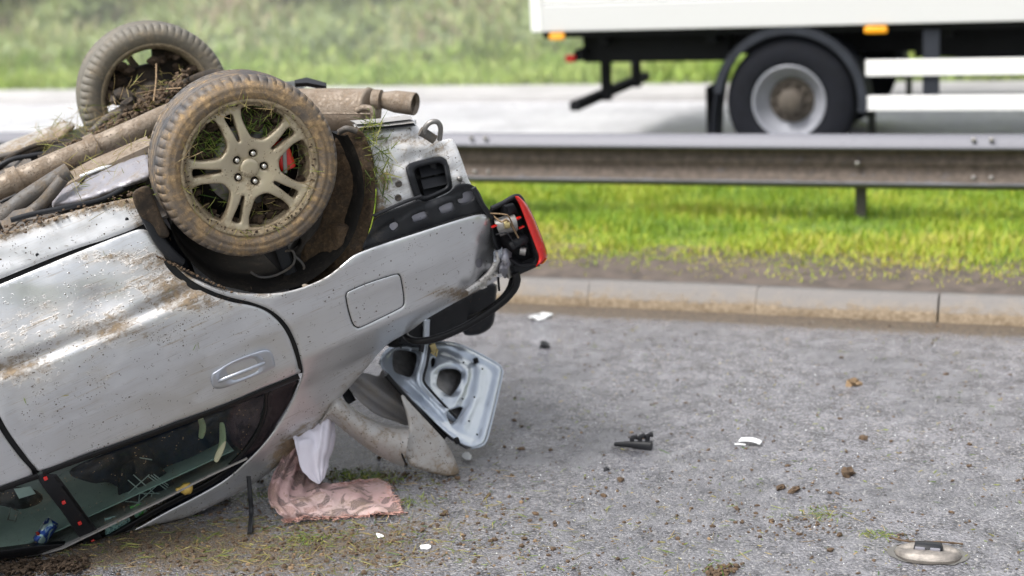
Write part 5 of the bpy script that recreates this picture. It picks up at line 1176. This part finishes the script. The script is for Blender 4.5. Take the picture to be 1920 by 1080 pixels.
P = [[q+np.array((0, 0, 0)) for q in r] for r in P]; mb.sheet(P, (0, 0, .003)); q = gp(1378, 833, .004); mb.tube([q, gp(1388, 833, .006), gp(1398, 834, .004)], .004, 6); mb.build('white_shard', 'white', label='white plastic shard lying in the middle of the road', cat='plastic shard')
def chip(name, px, py, r, mat, label, cat, sq=(1, .6, .35), rough=.3):
    mb = MB(); clod(mb, gp(px, py, r*.28), r, 2, rough, sq); return mb.build(name, mat, label=label, cat=cat)
chip('white_scrap', 1013, 592, .055, 'white', 'crumpled white scrap lying close to the kerb', 'litter', (1, .5, .3), .5)
chip('black_scrap', 1020, 648, .034, 'black', 'small black plastic scrap on the road right of the tail', 'plastic fragment', (1, .6, .55), .5)
chip('black_bead', 1137, 880, .011, 'black', 'tiny black bead on the road below the broken clip', 'plastic fragment', (1, 1, .8), .2)
chip('dry_leaf', 1601, 719, .034, 'soil_light', 'curled orange brown leaf on the upper right of the road', 'leaf', (1, .6, .7), .6)
chip('mud_clod', 1590, 886, .034, 'soil', 'round brown mud clod, largest on the right of the road', 'mud clod', (1, .7, .62), .35)
chip('mud_clod', 1464, 914, .022, 'soil', 'left of two flat mud lumps lying together', 'mud clod', (1.2, .6, .4), .35)
chip('mud_clod', 1490, 918, .024, 'soil', 'right of two flat mud lumps lying together', 'mud clod', (1.2, .6, .4), .35)
chip('white_chip', 876, 855, .036, 'white', 'flat white sliver beneath the hanging spoiler end', 'litter', (1.3, .5, .12), .2)
chip('white_chip', 797, 1025, .020, 'white', 'bright white sliver lying right of the dirt patch', 'litter', (.9, .8, .3), .4)
chip('white_chip', 712, 1004, .017, 'white', 'small white chip in the dirt below the blanket', 'litter', (1.2, .6, .2), .4)
mb = MB()
for k in range(60): clod(mb, gp(random.gauss(1352, 16), random.gauss(1070, 6), random.uniform(0, .012)), random.uniform(.004, .012), 1, .4)
mb.build('soil_heap', 'soil', label='little brown soil heap at the bottom edge of the road', cat='soil heap', kind='stuff')
# twig and road stud
mb = MB(); P = spline3([gp(1668, 1008, .012), gp(1710, 1016, .014), gp(1760, 1016, .012), gp(1806, 1020, .010)], 6); mb.tube(P, [.0032+.0015*(i % 3 == 0) for i in range(len(P))], 6); tw = mb.build('twig', 'soil', label='thin dark twig lying just above the road stud', cat='twig')
SC = gp(1740, 1040); rs = thing('road_stud', SC, "cat's eye road stud in a cast metal housing set in a shallow puddle", 'road stud')
d1 = gp(1806, 1050)-gp(1678, 1040); ln_ = np.linalg.norm(d1); u_ = d1/ln_; v_ = np.array((-u_[1], u_[0], 0)); hw = ln_/2
MAT['iron'] = plain('worn_cast_iron', (.22, .20, .18), .42, .4, .4, 40, .4)
P = []
for t in np.linspace(-1, 1, 30):
    wd = .062*max(0., 1-abs(t)**2.6)**.55+.0008; h = .004+.024*max(0., 1-t*t)**.5
    P.append([SC+u_*t*hw+v_*wd*k+np.array((0, 0, .002+h*(1-abs(k)**3)**.5*(1-.55*exp(-(k/.32)**4)*(abs(t) < .8)))) for k in np.linspace(-1, 1, 17)])
mb = MB(); mb.grid(P); mb.build('cast_shoe', 'iron', rs)
mb = MB(); P = []
for t, z in ((-.40, .012), (-.36, .036), (-.30, .040), (.30, .040), (.36, .036), (.40, .012)): P.append([SC+u_*t*ln_*.55+v_*y+np.array((0, 0, (z if abs(y) < .02 else .014))) for y in (-.026, -.017, 0, .017, .026)])
mb.sheet(P, (0, 0, -.003)); mb.build('rubber_insert', 'black', rs)
for sgn in (-1, 1):
    mb = MB(); q = SC+u_*sgn*.024+v_*-.0245+np.array((0, 0, .028)); mb.box(q-np.array((.016, .004, .007)), q+np.array((.016, .004, .007)), bev=.002); mb.build('reflector', 'shield', rs)
m = N('puddle_water'); m.set(Base_Color=(.05, .045, .04), Roughness=.04); m.b.inputs['Specular IOR Level'].default_value = 1; MAT['puddle'] = m.m
mb = MB(); P = [tuple(SC+u_*hw*1.22*cos(a)*(1+.1*nz((cos(a), sin(a), 0), 2))+v_*.085*sin(a)*(1+.2*nz((cos(a), sin(a), 1), 3))+np.array((0, 0, .0035))) for a in np.linspace(0, 2*pi, 50, endpoint=False)]
mb.add(P, [tuple(range(50))], smooth=False); mb.build('puddle', 'puddle', kind='structure')

# crumbs of soil, stones and torn grass over the road (nobody could count them)
def sample(n, blobs):
    out = []
    ws = np.array([b[4] for b in blobs], float); ws /= ws.sum()
    for k in RNG.choice(len(blobs), n, p=ws):
        b = blobs[k]; x = RNG.normal(b[0], b[2]); y = RNG.normal(b[1], b[3])
        if y < 604 or y > 1130 or x > 1990 or x < -60: continue
        out.append(ground(x, y))
    return out
BL = [(450, 1030, 260, 42, 5), (200, 1010, 180, 40, 2), (620, 1020, 160, 36, 3), (700, 900, 110, 14, 1.2), (820, 970, 150, 50, 1.6), (1100, 1000, 260, 60, 1.0), (1530, 985, 120, 16, .8), (1400, 900, 350, 90, .8), (1300, 760, 380, 100, .35), (500, 930, 60, 30, .8)]
mb = MB()
for q in sample(2200, BL): r_ = abs(random.gauss(0, .0034))+.0014+(.008 if random.random() < .015 else 0); clod(mb, q+np.array((0, 0, r_*.3)), r_, 1, .4)
mb.build('soil_crumbs', 'soil', label='dark soil crumbs scattered across the road around the car', cat='soil', kind='stuff')
mb = MB()
for k in range(520):
    px_, py_ = random.uniform(900, 1930), random.uniform(604, 1085)
    if px_ < 1010 and py_ < 700: continue
    r_ = abs(random.gauss(0, .0032))+.0018; clod(mb, ground(px_, py_, r_*.3), r_, 1, .4, (1.3, .8, .5))
mb.build('road_grit', 'soil', label='brown crumbs sprinkled thinly over the open road', cat='soil', kind='stuff')
P = np.array([ground(random.uniform(900, 1930), random.uniform(612, 1085), .004) for _ in range(900)])
straws('leaf_bits', P, RNG.uniform(.005, .030, 900), RNG.uniform(.0014, .005, 900), None, RNG.uniform(.1, 1, 900), flat=(0, 0, 1), label='green and straw coloured leaf bits sprinkled over the open road', cat='leaf litter')
mb = MB()
for q in sample(500, BL): r_ = abs(random.gauss(0, .0025))+.0014; clod(mb, q+np.array((0, 0, r_*.3)), r_, 1, .4)
mb.build('dry_crumbs', 'soil_light', label='paler dry crumbs scattered across the road', cat='soil', kind='stuff')
mb = MB()
for k in range(420):
    q = ground(random.uniform(930, 1920), random.uniform(600, 1060)); r_ = random.uniform(.001, .0026); clod(mb, q+np.array((0, 0, r_*.2)), r_, 1, .3)
mb.build('stone_chips', 'white', label='tiny pale stone chips shining on the wet road', cat='grit', kind='stuff')
P = np.array(sample(1900, BL[:6]+[(1640, 1000, 30, 5, .15), (1240, 1045, 60, 20, .3), (1530, 968, 40, 8, .35)]))+np.array((0, 0, .004))
straws('torn_grass', P, RNG.uniform(.012, .075, len(P)), RNG.uniform(.0012, .0032, len(P)), None, RNG.uniform(.2, 1, len(P)), flat=(0, 0, 1), label='torn grass blades and straw strewn over the dirty road', cat='grass')
P = []
for cx, cy, n_ in ((690, 892, 260), (650, 890, 160), (575, 1010, 120), (1540, 962, 70), (1640, 1002, 60), (1090, 775, 18), (770, 940, 90), (1345, 1062, 30), (490, 930, 90)):
    for k in range(n_): P.append(ground(random.gauss(cx, 26), random.gauss(cy, 6), abs(random.gauss(0, .014))))
straws('moss_tufts', P, RNG.uniform(.010, .035, len(P)), RNG.uniform(.0015, .004, len(P)), None, np.full(len(P), .3), label='green brown moss and turf tufts torn up beside the blanket', cat='turf')
# soil piled against the roof edge at the lower left
mb = MB()
for k in range(1100):
    x = random.uniform(-120, 165); clod(mb, ground(x, 1066+random.gauss(0, 9)-(x-0)*.05, abs(random.gauss(0, .014))), abs(random.gauss(0, .005))+.002, 1, .7, (1.3, .8, .5))
mb.build('soil_bank', 'soil_dark', label='dark soil and turf ploughed up along the crushed roof edge', cat='soil', kind='stuff')
# mud and straw stuck on the body
P = []; 
for cx, cy, sx, sy, n_ in ((385, 560, 40, 12, 70), (345, 515, 22, 18, 50), (250, 625, 60, 12, 70), (300, 445, 12, 22, 20), (60, 470, 60, 20, 50), (550, 850, 30, 40, 40), (300, 560, 160, 80, 120), (150, 720, 120, 80, 110), (700, 500, 80, 40, 50), (640, 590, 60, 60, 30), (870, 545, 30, 10, 20)):
    for k in range(n_):
        a_, b_ = random.gauss(cx, sx), random.gauss(cy, sy)
        if b_ < 420 or 395 < a_ < 520 and b_ > 650 or b_ > 880-(a_-80)*.36 or 330 < a_ < 640 and b_ < 535: continue
        P.append(side(a_, b_, -.002))
P = np.array(P); straws('mud_flecks', P, RNG.uniform(.003, .014, len(P)), RNG.uniform(.0008, .0022, len(P)), car, RNG.uniform(.4, 1, len(P)), flat=(0, 1, 0), mat='fleck' if 'fleck' in MAT else 'scrap')
bpy.data.objects['mud_flecks'].data.materials[0] = MAT['soil']
P = [side(*q, -.004) for q in ((365, 651), (372, 648), (47, 752), (122, 742), (195, 475), (370, 575), (320, 545), (78, 772))]
straws('stuck_blades', P, .024, .0028, car, np.full(len(P), .3), flat=(0, 1, 0))
P = [tmap(random.gauss(712, 14), random.gauss(310, 34), random.uniform(-.03, .0)) for _ in range(110)]+[tmap(random.gauss(696, 9), random.gauss(248, 13), -.04) for _ in range(60)]
straws('caught_grass', P, RNG.uniform(.03, .12, len(P)), RNG.uniform(.0018, .0045, len(P)), car, np.full(len(P), .4))
mb = MB()
for k in range(260):
    t = random.random(); clod(mb, cp(-200+t*470+random.gauss(0, 6), 503-t*135+random.gauss(-8, 6), random.uniform(.08, .25)), random.uniform(.002, .008), 1, .4)
for k in range(420): clod(mb, cp(random.uniform(0, 300), random.uniform(0, 1), .5)*np.array((1, 0, 0))+np.array((0, random.uniform(.15, 1.5), floor_z(-.8, .5)+.006)), random.uniform(.003, .012), 1, .4)
for k in range(60): a_ = random.uniform(0, 1); clod(mb, side(290+a_*150, 480+a_*72, -.003)+np.array((0, 0, .004)), random.uniform(.002, .007), 1, .4)
cpart(mb, 'turf_debris', 'soil', kind='stuff')
P = [cp(random.uniform(-20, 290), random.uniform(0, 1), .5)*np.array((1, 0, 0))+np.array((0, random.uniform(.08, 1.5), .0)) for _ in range(600)]
straws('straw_debris', P, RNG.uniform(.02, .09, 600), .002, car, RNG.uniform(.1, 1, 600), flat=(0, 0, 1))
# spray hanging behind the lorry
def vol(name, lo, hi, dens, label):
    m = bpy.data.materials.new(name); m.use_nodes = True; t = m.node_tree; t.nodes.clear(); o_ = t.nodes.new('ShaderNodeOutputMaterial'); v = t.nodes.new('ShaderNodeVolumePrincipled')
    v.inputs['Color'].default_value = (.95, .97, 1, 1); v.inputs['Density'].default_value = dens; t.links.new(v.outputs[0], o_.inputs['Volume']); MAT[name] = m
    mb = MB(); mb.box(lo, hi); o = mb.build(name, name, kind='stuff'); o['label'] = label; o['category'] = 'haze'; return o
mb = MB(); v_, f_ = ICO[3]; mb.add(np.array((-7.5, 14.2, 1.05))+v_*np.array((5.2, 1.6, 1.15)), f_)
m = bpy.data.materials.new('spray_mist'); m.use_nodes = True; t = m.node_tree; t.nodes.clear(); o_ = t.nodes.new('ShaderNodeOutputMaterial'); v = t.nodes.new('ShaderNodeVolumePrincipled')
v.inputs['Color'].default_value = (.95, .97, 1, 1); v.inputs['Density'].default_value = .05; t.links.new(v.outputs[0], o_.inputs['Volume'])
mb.build('tyre_spray', m, label='white tyre spray drifting over the wet far road behind the lorry', cat='spray', kind='stuff')
